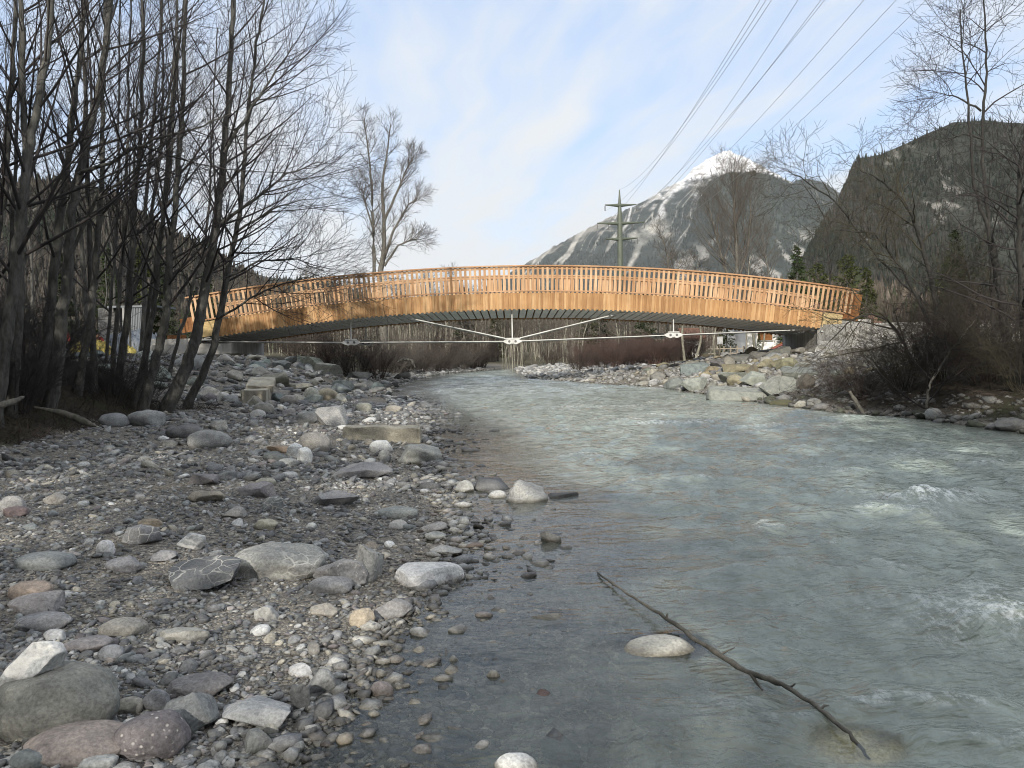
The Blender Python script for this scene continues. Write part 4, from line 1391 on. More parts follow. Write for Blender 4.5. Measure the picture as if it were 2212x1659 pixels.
for (py, wl_, wr_) in ARM:
    zc = P(1340, py, PYY).z
    L_, R_ = wl_ / FPX * PYY, wr_ / FPX * PYY
    a, b = Vector((px0 - L_, PYY - .8, zc - .15)), Vector((px0 + R_, PYY + .8, zc + .12))
    T = Tubes(); cen = Vector((px0, PYY, zc - .1))
    T.add([a, cen + (a - cen) * .5, cen], [.07, .14, .24], 6); T.add([cen, cen + (b - cen) * .5, b], [.24, .14, .07], 6)
    arm = pp(T.build('cross_arm', M['pylon']))
    here = [a, b] if py != 481 else [a, cen + (a - cen) * .5, cen + (b - cen) * .5, b]
    for t in here:
        I = Tubes()
        for k in range(5):
            z = t.z - .12 - k * .12
            I.add([Vector((t.x, t.y, z)), Vector((t.x, t.y, z - .05)), Vector((t.x, t.y, z - .1))], [.03, .09, .03], 8)
        ins = I.build('insulator', M['dark_steel'], arm)
        tips.append((py, Vector((t.x, t.y, t.z - .7))))
tips.append((410, Vector((px0, PYY, zt))))
# wires come towards and over the viewer; each ends beyond the frame overhead
WIRES = [  # pixel where the wire leaves the top of the picture, pylon end
    (1656, (410,)), (1668, (442, 0)), (1725, (442, 1)), (1643, (481, 0)), (1783, (481, 1)), (1868, (481, 2)), (1938, (481, 3)), (1775, (515, 0)), (2003, (515, 1))]
names = ['earth wire from the pylon tip', 'wire from the short upper arm, river side', 'wire from the short upper arm, hill side', 'outermost wire of the long middle arm, river side', 'inner wire of the long middle arm, river side',
         'inner wire of the long middle arm, hill side', 'outermost wire of the long middle arm, hill side', 'wire from the lowest arm, river side', 'lowest hanging wire from the lowest arm, hill side']
def tip_of(key):
    ts = [t for (py, t) in tips if py == key[0]]
    return ts[key[1] if len(key) > 1 else 0]
for (tx, key), nm in zip(WIRES, names):
    a = tip_of(key)
    yy = 30.0
    b = P(tx, -2, yy)
    # line through pylon end and the point overhead, continued past the viewer, with sag
    d = b - a
    end = a + d * 1.62
    pts = []
    for i in range(41):
        t = i / 40
        p = a.lerp(end, t); tb = 1 / 1.62
        p.z += -3.2 * (t * (1 - t) * 4) + 3.2 * (tb * (1 - tb) * 4) * (t / tb) * (1 if t < tb else 1)
        pts.append(p)
    T = Tubes(); T.add(pts, [.0085] * 41, 5)
    o = T.build('power_line', M['wire'])
    tag(o, nm.replace(',', ' on the') + ' leading overhead', 'power line', 'power lines strung from the pylon')
# ------------------------------------------------------------------ trees
def rv(r_):
    return Vector((r_.gauss(0, 1), r_.gauss(0, 1), r_.gauss(0, 1)))


def kids(T, r_, path, rads, lvl, S):
    n = len(path) - 1
    k = max(1, int(S['k'][lvl] * r_.uniform(.85, 1.15)))
    t0 = S['t0'][lvl]
    az = r_.uniform(0, 6.28)
    for j in range(k):
        t = t0 + (1 - t0) * ((j + r_.random()) / k)
        i = min(int(t * n), n - 1); f = t * n - i
        p = path[i].lerp(path[i + 1], f)
        tn = (path[i + 1] - path[i]).normalized()
        r = rads[i] * (1 - f) + rads[i + 1] * f
        ref = Vector((1, 0, 0)) if abs(tn.z) > .7 else Vector((0, 0, 1))
        a = tn.cross(ref).normalized(); b = tn.cross(a)
        az += 2.4 + r_.uniform(-.5, .5)
        perp = a * math.cos(az) + b * math.sin(az)
        ang = R(S['ang'][lvl] + r_.gauss(0, 9))
        d = tn * math.cos(ang) + perp * math.sin(ang) + S['bias'] * S['bw'][lvl]
        d.normalize()
        L = S['len'][lvl] * (1 - S['fall'][lvl] * (t - t0) / (1 - t0 + 1e-6)) * r_.uniform(.6, 1.25)
        rr = max(min(r * .62, S['rad'][lvl] * L / S['len'][lvl] * 1.15), S['rmin'])
        m = S['seg'][lvl]
        q_ = [p]; cur = p
        for s in range(m):
            d = (d + Vector((0, 0, S['up'][lvl])) + rv(r_) * S['wob'][lvl]).normalized()
            cur = cur + d * (L / m)
            q_.append(cur)
        rl = [max(rr * (1 - .8 * s / m), S['rmin'] * .8) for s in range(m + 1)]
        T.add(q_, rl, S['sides'][lvl])
        if lvl + 1 < S['lv']:
            kids(T, r_, q_, rl, lvl + 1, S)


ALDER = dict(lv=3, k=[30, 8, 5], t0=[.22, .15, .1], ang=[48, 36, 34], bias=Vector((1, 0, 0)), bw=[.15, .05, 0], len=[3.2, 1.25, .5], fall=[.55, .5, .4],
             rad=[.026, .008, .004], rmin=.0032, seg=[6, 4, 2], up=[.075, .05, .03], wob=[.035, .07, .13], sides=[5, 3, 3])


def make_tree(name, path, r0, r1, S, label, cat='tree', group=None, seed=1, bark='bark', twig='twig', jitter=.03, extra=(), flare=True):
    """a bare tree: Empty > trunk, crown"""
    r_ = random.Random(seed)
    base = path[0].copy()
    root = empty(name, base)
    tag(root, label, cat, group)
    fine, fr = [], []
    n = len(path) - 1
    for i in range(n):
        for k in range(5):
            t = k / 5
            a, b, c, d = path[max(i - 1, 0)], path[i], path[i + 1], path[min(i + 2, n)]
            p = .5 * ((2 * b) + (c - a) * t + (2 * a - 5 * b + 4 * c - d) * t * t + (3 * b - a - 3 * c + d) * t ** 3)
            fine.append(p - base + rv(r_) * jitter * .4)
            u = (i + t) / n
            fr.append((r0 + (r1 - r0) * u) * r_.uniform(.94, 1.06) * (1 + (.55 * math.exp(-u * 30) if flare else 0)))
    fine.append(path[-1] - base); fr.append(r1)
    fine[0].z -= .25
    T = Tubes(); T.add(fine, fr, 9)
    C = Tubes()
    kids(C, r_, fine, fr, 0, S)
    for (ti, pts, ra, rb, k2) in extra:          # named big limbs
        ps = [p - base for p in pts]
        lo, lr = [], []
        for i in range(len(ps) - 1):
            for k in range(4):
                t = k / 4
                lo.append(ps[i].lerp(ps[i + 1], t) + rv(r_) * .015); lr.append(ra + (rb - ra) * (i + t) / (len(ps) - 1))
        lo.append(ps[-1]); lr.append(rb)
        T.add(lo, lr, 7)
        S2 = dict(S); S2['k'] = [k2] + list(S['k'][1:])
        kids(C, r_, lo, lr, 0, S2)
    T.build('trunk', M[bark], root)
    C.build('crown', M[twig], root)
    return root


def pixpath(pts, d0, d1):
    n = len(pts) - 1
    out = [P(x, y, d0 + (d1 - d0) * i / n) for i, (x, y) in enumerate(pts)]
    g = gzs(out[0].x, out[0].y)
    out[0].z = min(out[0].z, g)
    return out


def scaleS(S, **kw):
    d = dict(S)
    for k, v in kw.items(): d[k] = v
    return d


LT = [  # pixel path of the trunk, depth, radius at base / at top, spec changes, label
    ([(356, 852), (404, 788), (426, 717), (442, 628), (462, 521), (478, 392), (488, 285), (495, 178), (504, 0), (512, -160), (520, -280)], 17.6, .20, .035, dict(k=[38, 8, 5], bw=[.22, .04, 0], len=[2.7, 1.15, .45], t0=[.3, .15, .1]),
     'tall bare tree leaning over the bridge railing, thickest of the outer trunks'),
    ([(400, 838), (456, 763), (478, 663), (499, 556), (510, 503), (524, 392), (535, 249), (549, 143), (566, 20), (580, -70)], 18.6, .135, .02, dict(k=[40, 8, 5], bw=[.26, .05, 0], len=[2.7, 1.15, .45], t0=[.22, .15, .1]),
     'slender bare tree nearest the bridge with branches sweeping over the rail'),
    ([(303, 858), (338, 770), (358, 690), (364, 610), (366, 530), (378, 460), (388, 321), (396, 196), (399, 36), (404, -140), (410, -260)], 17.0, .15, .03, dict(k=[34, 8, 5], bw=[.2, .05, 0]),
     'bare tree with curved foot beside the concrete block'),
    ([(288, 858), (316, 760), (334, 650), (345, 540), (353, 463), (363, 321), (376, 178), (381, 71), (388, -80), (392, -170)], 17.3, .11, .02, dict(k=[18, 7, 5]),
     'thin bare tree standing close behind the one with a curved foot'),
    ([(248, 850), (268, 740), (282, 600), (289, 480), (296, 380), (303, 303), (310, 107), (308, 0), (306, -150)], 17.5, .125, .03, dict(k=[22, 7, 5]), 'straight bare tree with a knee above its foot among the wood'),
    ([(236, 862), (250, 730), (262, 590), (272, 410), (276, 260), (281, 107), (284, -60)], 18.5, .085, .02, dict(k=[24, 7, 5]), 'very thin straight bare tree inside the wood'),
    ([(222, 850), (236, 700), (248, 540), (255, 392), (258, 107), (262, -60)], 20.5, .075, .02, dict(k=[24, 7, 5]), 'thinnest pole like bare tree inside the wood'),
    ([(164, 872), (188, 740), (205, 600), (215, 480), (221, 392), (221, 214), (226, 60), (230, -100)], 15.8, .12, .03, dict(k=[18, 7, 5]), 'upright bare tree forking high beside the grey leaning trunks'),
    ([(104, 900), (130, 740), (148, 560), (160, 430), (171, 374), (192, 285), (214, 196), (228, 89), (239, 0), (252, -150), (262, -280)], 14.0, .155, .04, dict(k=[24, 8, 5], bw=[.25, .05, 0], len=[3.3, 1.3, .5]),
     'sturdy grey bare tree bending to the river with long low limbs'),
    ([(72, 905), (96, 760), (118, 590), (131, 470), (142, 374), (153, 285), (167, 160), (185, 0), (200, -160)], 14.6, .145, .04, dict(k=[22, 7, 5]), 'grey bare tree parallel to the sturdy bending one'),
    ([(-14, 910), (12, 760), (32, 600), (44, 480), (53, 392), (70, 285), (98, 143), (114, 0), (126, -180)], 12.2, .155, .05, dict(k=[20, 8, 5]), 'thick trunk of the clump at the outer edge, leaning most'),
    ([(24, 900), (36, 760), (44, 600), (50, 480), (54, 392), (52, 260), (50, 120), (46, 0), (44, -140)], 12.8, .12, .04, dict(k=[20, 7, 5]), 'upright trunk of the clump at the outer edge'),
    ([(-44, 905), (-26, 700), (0, 480), (14, 392), (24, 200), (36, 0), (44, -150)], 13.2, .10, .03, dict(k=[18, 7, 5]), 'outermost thin bare tree cut by the picture edge'),
    ([(246, 856), (264, 745), (288, 640), (316, 545), (330, 440), (345, 330), (352, 180), (350, 40), (352, -60)], 20.0, .085, .02, dict(k=[24, 8, 5]), 'slim bare tree leaning a little across the wood'),
    ([(362, 815), (390, 720), (418, 612), (440, 540), (452, 430), (456, 330), (462, 200), (470, 60)], 21.5, .075, .018, dict(k=[26, 8, 5], bw=[.25, .05, 0]), 'slim bare tree leaning behind the thickest outer trunk'),
]
for i, (pts, d, r0, r1, ch, lab) in enumerate(LT):
    ex = ()
    if i == 8:
        ex = [(0, [P(171, 374, 14), P(240, 350, 13.8), (P(330, 300, 13.6)), P(420, 280, 13.4), P(500, 245, 13.2)], .035, .009, 9), (0, [P(146, 560, 14), P(210, 430, 13.9), P(300, 360, 13.8), P(400, 325, 13.6)], .035, .01, 9)]
    if i == 1:
        ex = [(0, [P(470, 690, 18.5), P(540, 645, 18), P(610, 610, 17.6), P(670, 600, 17.3)], .03, .008, 14), (0, [P(510, 503, 18.4), P(590, 450, 18), P(660, 430, 17.6)], .03, .008, 12),
              (0, [P(490, 600, 18.5), P(560, 565, 18), P(640, 560, 17.5), P(700, 585, 17.2)], .028, .007, 14)]
    if i == 0:
        ex = [(0, [P(478, 480, 17.6), P(550, 430, 17.4), P(620, 375, 17.2), P(690, 350, 17)], .04, .009, 14), (0, [P(486, 330, 17.6), P(545, 230, 17.4), P(600, 150, 17.2), P(640, 90, 17)], .04, .009, 14)]
    ch = dict(ch); ch['k'] = [max(12, int(ch['k'][0] * .85)), 7, 5]
    make_tree('bare_tree', pixpath(pts, d, d + .6), r0 * .66, r1 * .8, scaleS(ALDER, **ch), lab, 'tree', 'bare trees of the wood on the shaded bank', 100 + i, extra=ex)

# proto trees of the wood, copied further back
protos = []
for i in range(3):
    pth = [Vector((0, 0, 0)), Vector((.2, .1, 3)), Vector((.35, 0, 6)), Vector((.5, .2, 9)), Vector((.6, .1, 12)), Vector((.7, .2, 14.5))]
    pth = [p + rv(rng) * .12 for p in pth]; pth[0].z = 0
    protos.append(make_tree('bare_tree', pth, .10, .015, scaleS(ALDER, k=[20, 6, 4], t0=[.3, .15, .1]), None, seed=300 + i, bark='bark', twig='twig'))
slim = []
for i in range(3):
    pth = [Vector((0, 0, 0)), Vector((.05, .05, 3)), Vector((.12, 0, 6)), Vector((.2, .1, 9)), Vector((.25, .1, 12.5))]
    pth = [p + rv(rng) * .07 for p in pth]; pth[0].z = 0
    slim.append(make_tree('bare_tree', pth, .068, .014, scaleS(ALDER, k=[15, 6, 4], t0=[.4, .15, .1], len=[1.9, .9, .4]), None, seed=340 + i, bark='bark', twig='twig'))
n = 0
while n < 9:
    y = rng.uniform(13, 27); x = float(xe(np.array(y))) - rng.uniform(.9, 9)
    if x < -.66 * y - 1 or (y > 18.3 and x > -.40 * y): continue
    o = slim[n] if n < 3 else copy_tree(slim[n % 3]); n += 1
    k = rng.uniform(.75, 1.2)
    o.location = (x, y, gzs(x, y)); o.scale = (k, k, k); o.rotation_euler = (rng.uniform(-.05, .05), rng.uniform(.02, .12), rng.uniform(-.5, .5))
    tag(o, 'slim upright pole like tree between the leaning trunks', 'tree', 'slim pole trees of the shaded wood')
spots = []
while len(spots) < 20:
    y = rng.uniform(25, 47); x = -rng.uniform(.27 * y + 4.6, .68 * y + 3)
    if all((x - a) ** 2 + (y - b) ** 2 > 1.4 for a, b in spots) and not (-16.5 < x < -11 and 30 < y < 42): spots.append((x, y))
for i, (x, y) in enumerate(spots):
    o = protos[i] if i < 3 else copy_tree(protos[i % 3])
    k = rng.uniform(.55, .95)
    o.location = (x, y, gzs(x, y)); o.scale = (k, k, k); o.rotation_euler = (rng.uniform(-.06, .06), rng.uniform(-.02, .12), rng.uniform(0, 6.28))
    tag(o, 'bare tree deeper in the wood behind the leaning trunks', 'tree', 'bare trees deep in the shaded wood')

# the lone two stemmed tree beyond the bridge
d = 62.0
S = scaleS(ALDER, k=[26, 9, 6], len=[2.0, 1.05, .55], rad=[.042, .015, .009], rmin=.0075, bias=Vector((1, 0, 0)), bw=[.10, 0, 0], t0=[.3, .12, .1], ang=[44, 36, 36], up=[.10, .05, .03])
t1 = pixpath([(830, 740), (826, 640), (822, 590), (838, 560), (829, 470), (826, 400), (836, 330), (845, 260)], d, d)
t1[3] = P(829, 540, d)
make_tree('bare_tree', t1, .30, .02, S, 'lone bare two stemmed tree beyond the bridge', seed=401, flare=False, bark='grey_bark', twig='grey_twig',  # lighter grey twigs: haze and sunlight put into the colour
          extra=[(0, [P(826, 600, d), P(808, 590, d), P(806, 480, d), P(803, 400, d), P(795, 320, d), P(787, 255, d)], .19, .02, 22),
                 (0, [P(829, 560, d), P(850, 500, d), P(882, 442, d), P(908, 425, d)], .13, .02, 14), (0, [P(830, 575, d), P(860, 530, d), P(890, 518, d), P(918, 516, d)], .10, .02, 12),
                 (0, [P(829, 480, d), P(860, 410, d), P(880, 362, d), P(895, 335, d)], .12, .02, 14), (0, [P(808, 500, d), P(786, 430, d), P(778, 390, d)], .08, .02, 10)])
# tall bare tree in front of the snowy mountain, and neighbours
for (pts, d, r0, S2, lab, ex) in [
    ([(1590, 690), (1592, 600), (1588, 500), (1585, 430), (1580, 372)], 66, .22, scaleS(S, k=[46, 10, 6], len=[4.2, 1.7, .7], bias=Vector((0, 0, 1)), bw=[.1, 0, 0], t0=[.2, .1, .1]), 'tall bare tree before the snowy mountain',
     [(0, [P(1590, 640, 66), P(1560, 560, 66), P(1540, 480, 66), P(1525, 420, 66)], .13, .02, 22), (0, [P(1590, 620, 66), P(1615, 540, 66), P(1622, 460, 66), P(1618, 400, 66)], .13, .02, 22)]),
    ([(1448, 700), (1446, 600), (1438, 540), (1420, 490)], 70, .10, scaleS(S, k=[22, 7, 4], len=[2.0, .8, .4]), 'small bare tree beside the pylon foot', []),
    ([(1655, 690), (1660, 600), (1650, 540), (1646, 500)], 74, .10, scaleS(S, k=[26, 8, 5], len=[2.6, 1, .4]), 'small bare tree right beside the tall one'.replace('right ', ''), [])]:
    make_tree('bare_tree', pixpath(pts, d, d), r0, .02, S2, lab, seed=int(pts[0][0]), bark='grey_bark', twig='grey_twig', extra=ex)

# trees of the sunlit bank (right of the river)
BUSHY = dict(lv=3, k=[24, 9, 6], t0=[.12, .1, .1], ang=[55, 45, 42], bias=Vector((-1, -.2, 0)), bw=[.15, .05, 0], len=[2.4, 1.0, .42], fall=[.4, .4, .3],
             rad=[.022, .008, .005], rmin=.0042, seg=[6, 4, 2], up=[.03, .01, 0.0], wob=[.13, .17, .2], sides=[5, 3, 3])
RT_ = [
    ([(2060, 850), (2030, 740), (2019, 645), (1990, 528), (1962, 452), (1910, 395), (1858, 368)], 20, .085, .012, dict(bias=Vector((-1, 0, .3)), k=[14, 8, 5], t0=[.3, .1, .1], len=[1.5, .8, .4]), 'crooked bare tree leaning from the sunlit bank towards the bridge',
     [(0, [P(2010, 700, 20), P(1950, 584, 20), P(1890, 504, 20), P(1805, 496, 20)], .05, .01, 14), (0, [P(2000, 660, 21), P(1900, 560, 21), P(1805, 436, 21), P(1725, 383, 21), P(1693, 363, 21)], .035, .007, 14)]),
    ([(2150, 880), (2146, 700), (2140, 560), (2128, 400), (2122, 280), (2130, 180), (2128, 60), (2120, -40)], 21, .065, .015, dict(k=[12, 8, 5], t0=[.62, .1, .1], up=[.03, .02, 0], len=[2.0, 1.0, .4]), 'tall bare tree of the sunlit bank with a broken tip beside it',
     [(0, [P(2136, 500, 21), P(2105, 400, 21), P(2095, 260, 21), P(2080, 120, 21), P(2075, 20, 21)], .05, .010, 12), (0, [P(2125, 300, 21), P(2080, 290, 21), P(2030, 310, 21)], .03, .008, 10), (0, [P(2120, 240, 21), P(2070, 210, 21), P(2025, 200, 21)], .03, .008, 10)]),
    ([(2230, 900), (2214, 720), (2202, 528), (2202, 420), (2206, 330)], 17, .10, .03, dict(k=[30, 9, 5], t0=[.2, .1, .1]), 'dark trunk rising along the outer edge of the sunlit bank', []),
    ([(2185, 860), (2170, 700), (2150, 560), (2138, 515)], 19, .11, .07, dict(k=[6, 5, 4]), 'snapped dark trunk with a blunt broken top', []),
    ([(2090, 860), (2088, 760), (2100, 680), (2095, 620), (2085, 560)], 22, .06, .012, dict(len=[1.3, .7, .35], k=[30, 9, 6]), 'bushy small bare tree in the middle of the thicket', []),
    ([(1990, 850), (1960, 760), (1925, 700), (1880, 680), (1830, 700), (1790, 740)], 21, .05, .01, dict(k=[18, 6, 5], up=[-.03, -.05, -.05]), 'low arching tree hanging before the wing wall', []),
    ([(2000, 905), (2003, 870), (2010, 830), (2040, 780), (2075, 730), (2110, 690)], 17.3, .034, .010, dict(k=[16, 7, 5]), 'pale crooked sapling above the smooth boulder', []),
    ([(1800, 720), (1795, 640), (1790, 560), (1780, 470), (1730, 390)], 44, .07, .012, dict(k=[18, 7, 5]), 'bare sapling behind the far end of the bridge', []),
]
for i, (pts, d, r0, r1, ch, lab, ex) in enumerate(RT_):
    make_tree('bare_tree', pixpath(pts, d, d), r0, r1, scaleS(BUSHY, **ch), lab, seed=500 + i, bark='grey_bark' if 'pale' in lab else 'shaded_bark', twig='moss_twig' if i in (0, 4, 5) else 'twig', extra=ex)

# ------------------------------------------------------------------ shrubs
def shrub_parts(nst, h, spread, droop, seed, twig, k=(7, 5), rad=.012, lean=(0, 0)):
    r_ = random.Random(seed)
    T, C = Tubes(), Tubes()
    S = dict(lv=2, k=list(k), t0=[.2, .1], ang=[38, 40], bias=Vector((0, 0, 0)), bw=[0, 0], len=[h * .38, h * .16], fall=[.4, .3], rad=[rad * .5, rad * .3],
             rmin=.0035 * max(1, rad / .012), seg=[4, 2], up=[droop * .4, 0], wob=[.15, .2], sides=[3, 3])
    for i in range(nst):
        a = r_.uniform(0, 6.28); rr = spread * .22 * math.sqrt(r_.random())
        p = Vector((math.cos(a) * rr, math.sin(a) * rr, -.05))
        out = r_.uniform(.1, .75)
        d = Vector((math.cos(a) * out + lean[0], math.sin(a) * out + lean[1], 1)).normalized()
        L = h * r_.uniform(.65, 1.25)
        q_ = [p]; cur = p
        for s in range(8):
            d = (d + Vector((math.cos(a) * .03, math.sin(a) * .03, droop * (.3 + s * .12))) + rv(r_) * .07).normalized()
            cur = cur + d * (L / 8); q_.append(cur)
        rl = [rad * (1 - .8 * s / 8) for s in range(9)]
        T.add(q_, rl, 4)
        kids(C, r_, q_, rl, 0, S)
    return T.mesh('stems', M[twig]), C.mesh('twigs', M[twig])


def shrub(loc, meshes, sc, rz, label, group=None, cat='shrub', name='shrub'):
    o = empty(name, loc, rz); o.scale = (sc if isinstance(sc, tuple) else (sc, sc, sc))
    tag(o, label, cat, group)
    link('stems', meshes[0], o); link('twigs', meshes[1], o)
    return o


wil = [shrub_parts(46, 3.0, 2.2, -.10, 700 + i, tw, (9, 6), .013, (-.25, -.2)) for i, tw in enumerate(('brown_twig', 'brown_twig', 'moss_twig'))]
for i, (px, py, Y, s, lab) in enumerate([
        (1865, 880, 19.3, .44, 'dense brown willow bush dipping into the river before the riprap'), (1800, 878, 21.5, .24, 'small reddish bush at the upstream end of the thicket'),
        (1945, 870, 19.0, .52, 'broad tangled bush over the smooth boulder'), (2040, 880, 18.5, .62, 'dark arching bush in deep shade above the river'),
        (2130, 880, 17.8, .62, 'big dark bush behind the mossy bank'), (2215, 890, 16.5, .66, 'dark bush at the outer edge over the grey boulder'),
        (2070, 800, 24, .45, 'high bush behind the arching tree'), (2120, 790, 24.5, .62, 'tall thicket bush beneath the bushy tree'), (2200, 800, 22, .75, 'tall thicket bush beneath the outer dark trunk'),
        (2090, 850, 20.5, .58, 'middle bush of the shaded thicket'), (1985, 835, 21, .5, 'bush with yellow moss on its stems')]):
    p = P(px, py, Y); x = max(p.x, float(xr(np.array(Y))) + .25)
    shrub((x, Y, gzs(x, Y)), wil[i % 3], s * 1.05, rng.uniform(-.7, .7), lab, 'bushes of the shaded thicket')
# dead leaves and twigs that darken the ground below both thickets
def litter(name, n, fx, label, mats, L=(.12, .5)):
    T = Tubes()
    r_ = random.Random(hash(label) % 1000)
    r_.seed(n)
    for i in range(n):
        x, y = fx(r_)
        z = gzs(x, y) if n < 4000 else None
        pts_z.append((x, y)) if z is None else None
        p = Vector((x, y, z if z is not None else 0))
        d = Vector((r_.gauss(0, 1), r_.gauss(0, 1), abs(r_.gauss(0, .55)))).normalized()
        l_ = r_.uniform(*L)
        T.add([p, p + d * l_ * .5 + Vector((0, 0, r_.uniform(0, .05))), p + d * l_ + Vector((0, 0, -.1 * l_))], [.005, .004, .0025], 3)
    o = T.build(name, M[mats]); tag(o, label, 'undergrowth', kind='stuff')
    return o
pts_z = []
litter('undergrowth', 3900, lambda r_: (lambda y: (-r_.uniform(-float(xe(np.array(y))) + .0, 6.8 + .30 * y), y))(r_.uniform(9.5, 19)), 'tangle of dead twigs on the wooded bank', 'brown_twig')
litter('undergrowth', 3000, lambda r_: (lambda y: (-r_.uniform(-float(xe(np.array(y))) + .1, 5.8 + .32 * y), y))(r_.uniform(11, 19)), 'mossy low growth at the edge of the wooded bank', 'moss_twig', (.08, .3))
litter('undergrowth', 2600, lambda r_: (lambda y: (float(xr(np.array(y))) + r_.uniform(.15, 4.5), y))(r_.uniform(13.5, 23)), 'tangle of dead twigs under the shaded thicket', 'brown_twig')
# understorey bushes on the wooded bank
ug = [shrub_parts(30, 1.6, 1.6, -.07, 730 + i, 'twig', (6, 5), .009) for i in range(2)]
for i in range(34):
    y = rng.uniform(10.3, 18); x = float(xe(np.array(y))) - rng.uniform(.5, 4.5)
    shrub((x, y, gzs(x, y)), ug[i % 2], rng.uniform(.45, 1.0), rng.uniform(0, 6), 'dark leafless undergrowth bush at the foot of the leaning trunks', 'undergrowth bushes of the shaded wood')
# far side thickets seen under the bridge
th = [shrub_parts(40, 3.0, 2.6, -.02, 760 + i, tw, (8, 5), .022) for i, tw in enumerate(('brown_twig', 'red_twig', 'grey_twig'))]
for i, (px, Y, s, k, lab) in enumerate([
        (730, 43, .85, 0, 'brown bush behind the rubble slope'), (690, 45, .8, 0, 'brown bush close to the abutment'), (770, 42, .75, 0, 'brown bush hanging over the upstream water'), (815, 44, .7, 0, 'brown bush with washed out roots at the bend'),
        (850, 50, .7, 2, 'grey brown bush at the far bend'), (640, 47, .8, 0, 'brown bush under the dark end of the bridge'), (960, 63, .9, 0, 'brown bush on the far bank'), (910, 60, .8, 2, 'low grey bush on the far bank'),
        (1030, 68, 1.0, 0, 'dark brown bush beside the far bend')]):
    p = P(px, 780, Y); x = min(p.x, float(xl(np.array(Y))) - .5)
    shrub((x, Y, gzs(x, Y)), th[k], s, rng.uniform(0, 6), lab, 'bushes on the far bank')
for i in range(16):
    px = 815 + i * 17 + rng.uniform(-8, 8); Y = 47 + (px - 815) / 17 * 1.35 + rng.uniform(0, 4)
    p = P(px, 780, Y); x = min(p.x, float(xl(np.array(Y))) - rng.uniform(.3, 2))
    shrub((x, Y, gzs(x, Y)), th[(0, 2)[i % 2]], rng.uniform(.4, .7), rng.uniform(0, 6), 'low leafless bush of the overgrown far bank', 'low bushes of the overgrown far bank')
for i in range(26):
    px = 1245 + i * 10.2 + rng.uniform(-6, 6); Y = rng.uniform(50, 60)
    p = P(px, 780, Y)
    shrub((p.x, Y, gzs(p.x, Y)), th[1 if i % 3 else 0], rng.uniform(.42, .7), rng.uniform(0, 6), 'reddish brown bush of the thicket behind the gravel bar', 'red thicket bushes behind the gravel bar')
for i in range(16):
    px = 560 + i * 63 + rng.uniform(-20, 20); Y = rng.uniform(70, 88)
    p = P(px, 780, Y)
    shrub((p.x, Y, gzs(p.x, Y)), th[(0, 2)[i % 2]], rng.uniform(.45, .8), rng.uniform(0, 6), 'tall bush at the edge of the wood beyond the bend', 'bushes at the edge of the far wood')

# ------------------------------------------------------------------ pale young wood behind the bridge
pal = []
for i in range(4):
    pth = [Vector((0, 0, -.2)), Vector((rng.gauss(0, .2), 0, 2)), Vector((rng.gauss(0, .3), 0, 4.2)), Vector((rng.gauss(0, .4), .1, 6.2)), Vector((rng.gauss(0, .5), .1, 8))]
    pal.append(make_tree('bare_tree', pth, .075, .02, scaleS(ALDER, k=[26, 7, 4], len=[1.9, .9, .45], rad=[.03, .014, .01], rmin=.009, t0=[.3, .1, .1], bias=Vector((0, 0, 0)), seg=[4, 3, 2]), None, seed=600 + i, bark='pale_bark', twig='grey_twig', flare=False))
n = 0
for i in range(130):
    px = rng.uniform(470, 1500); Y = rng.uniform(72, 102)
    if 1080 < px < 1135 and Y < 80: continue
    p = P(px, 760, Y)
    o = pal[n] if n < 4 else copy_tree(pal[n % 4])
    k = rng.uniform(.62, .98)
    o.location = (p.x, Y, gzs(p.x, Y)); o.scale = (k, k, k); o.rotation_euler = (rng.uniform(-.08, .08), rng.uniform(-.1, .1), rng.uniform(0, 6.28))
    tag(o, 'slim pale bare tree of the young wood seen under the bridge', 'tree', 'pale slim trees of the wood beyond the bridge')
    n += 1
for i in range(9):      # the clump of parallel stems at the bend
    p = P(1086 + i * 5.2, 775, 70.5 + rng.uniform(-.6, .6))
    o = copy_tree(pal[i % 4]); k = rng.uniform(.55, .8)
    o.location = (p.x, p.y, gzs(p.x, p.y)); o.scale = (k, k, k); o.rotation_euler = (0, .04 + .012 * i, rng.uniform(0, 6.28))
    tag(o, 'pale stem of the close clump on the far river bend', 'tree', 'clump of pale stems on the far bend')
for i, (px, Y) in enumerate([(1478, 52), (1500, 50), (1545, 49), (1612, 55), (1630, 54), (1642, 56), (1330, 62), (1255, 66)]):
    p = P(px, 760, Y); o = copy_tree(pal[i % 4]); k = rng.uniform(.55, .85)
    o.location = (p.x, Y, gzs(p.x, Y)); o.scale = (k * 1.5, k * 1.5, k); o.rotation_euler = (rng.uniform(-.05, .05), rng.uniform(-.18, .05), rng.uniform(0, 6.28))
    tag(o, 'bare tree between the gravel bar and the white house', 'tree', 'bare trees between gravel bar and house')
# a wood one cannot count, further back
T = Tubes()
for i in range(900):
    y = rng.uniform(104, 150); x = rng.uniform(-.5 * y, .30 * y)
    h = rng.uniform(4.5, 8.5) * (1 if x < 8 else 1.0); z = gzs(x, y)
    a = Vector((x, y, z)); t = Vector((x + rng.gauss(0, .4), y, z + h))
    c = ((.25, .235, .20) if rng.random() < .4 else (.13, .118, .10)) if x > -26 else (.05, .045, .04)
    T.add([a, a.lerp(t, .5), t], [.08, .06, .02], 3, c)
    for k in range(14):
        p = a.lerp(t, rng.uniform(.25, 1)); d = Vector((rng.gauss(0, 1), rng.gauss(0, .5), rng.uniform(.5, 1.6))).normalized()
        l_ = rng.uniform(.6, 1.8)
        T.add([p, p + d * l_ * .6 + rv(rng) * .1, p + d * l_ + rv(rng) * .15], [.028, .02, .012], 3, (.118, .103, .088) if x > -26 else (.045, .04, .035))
V_, F_, C_ = T.data()
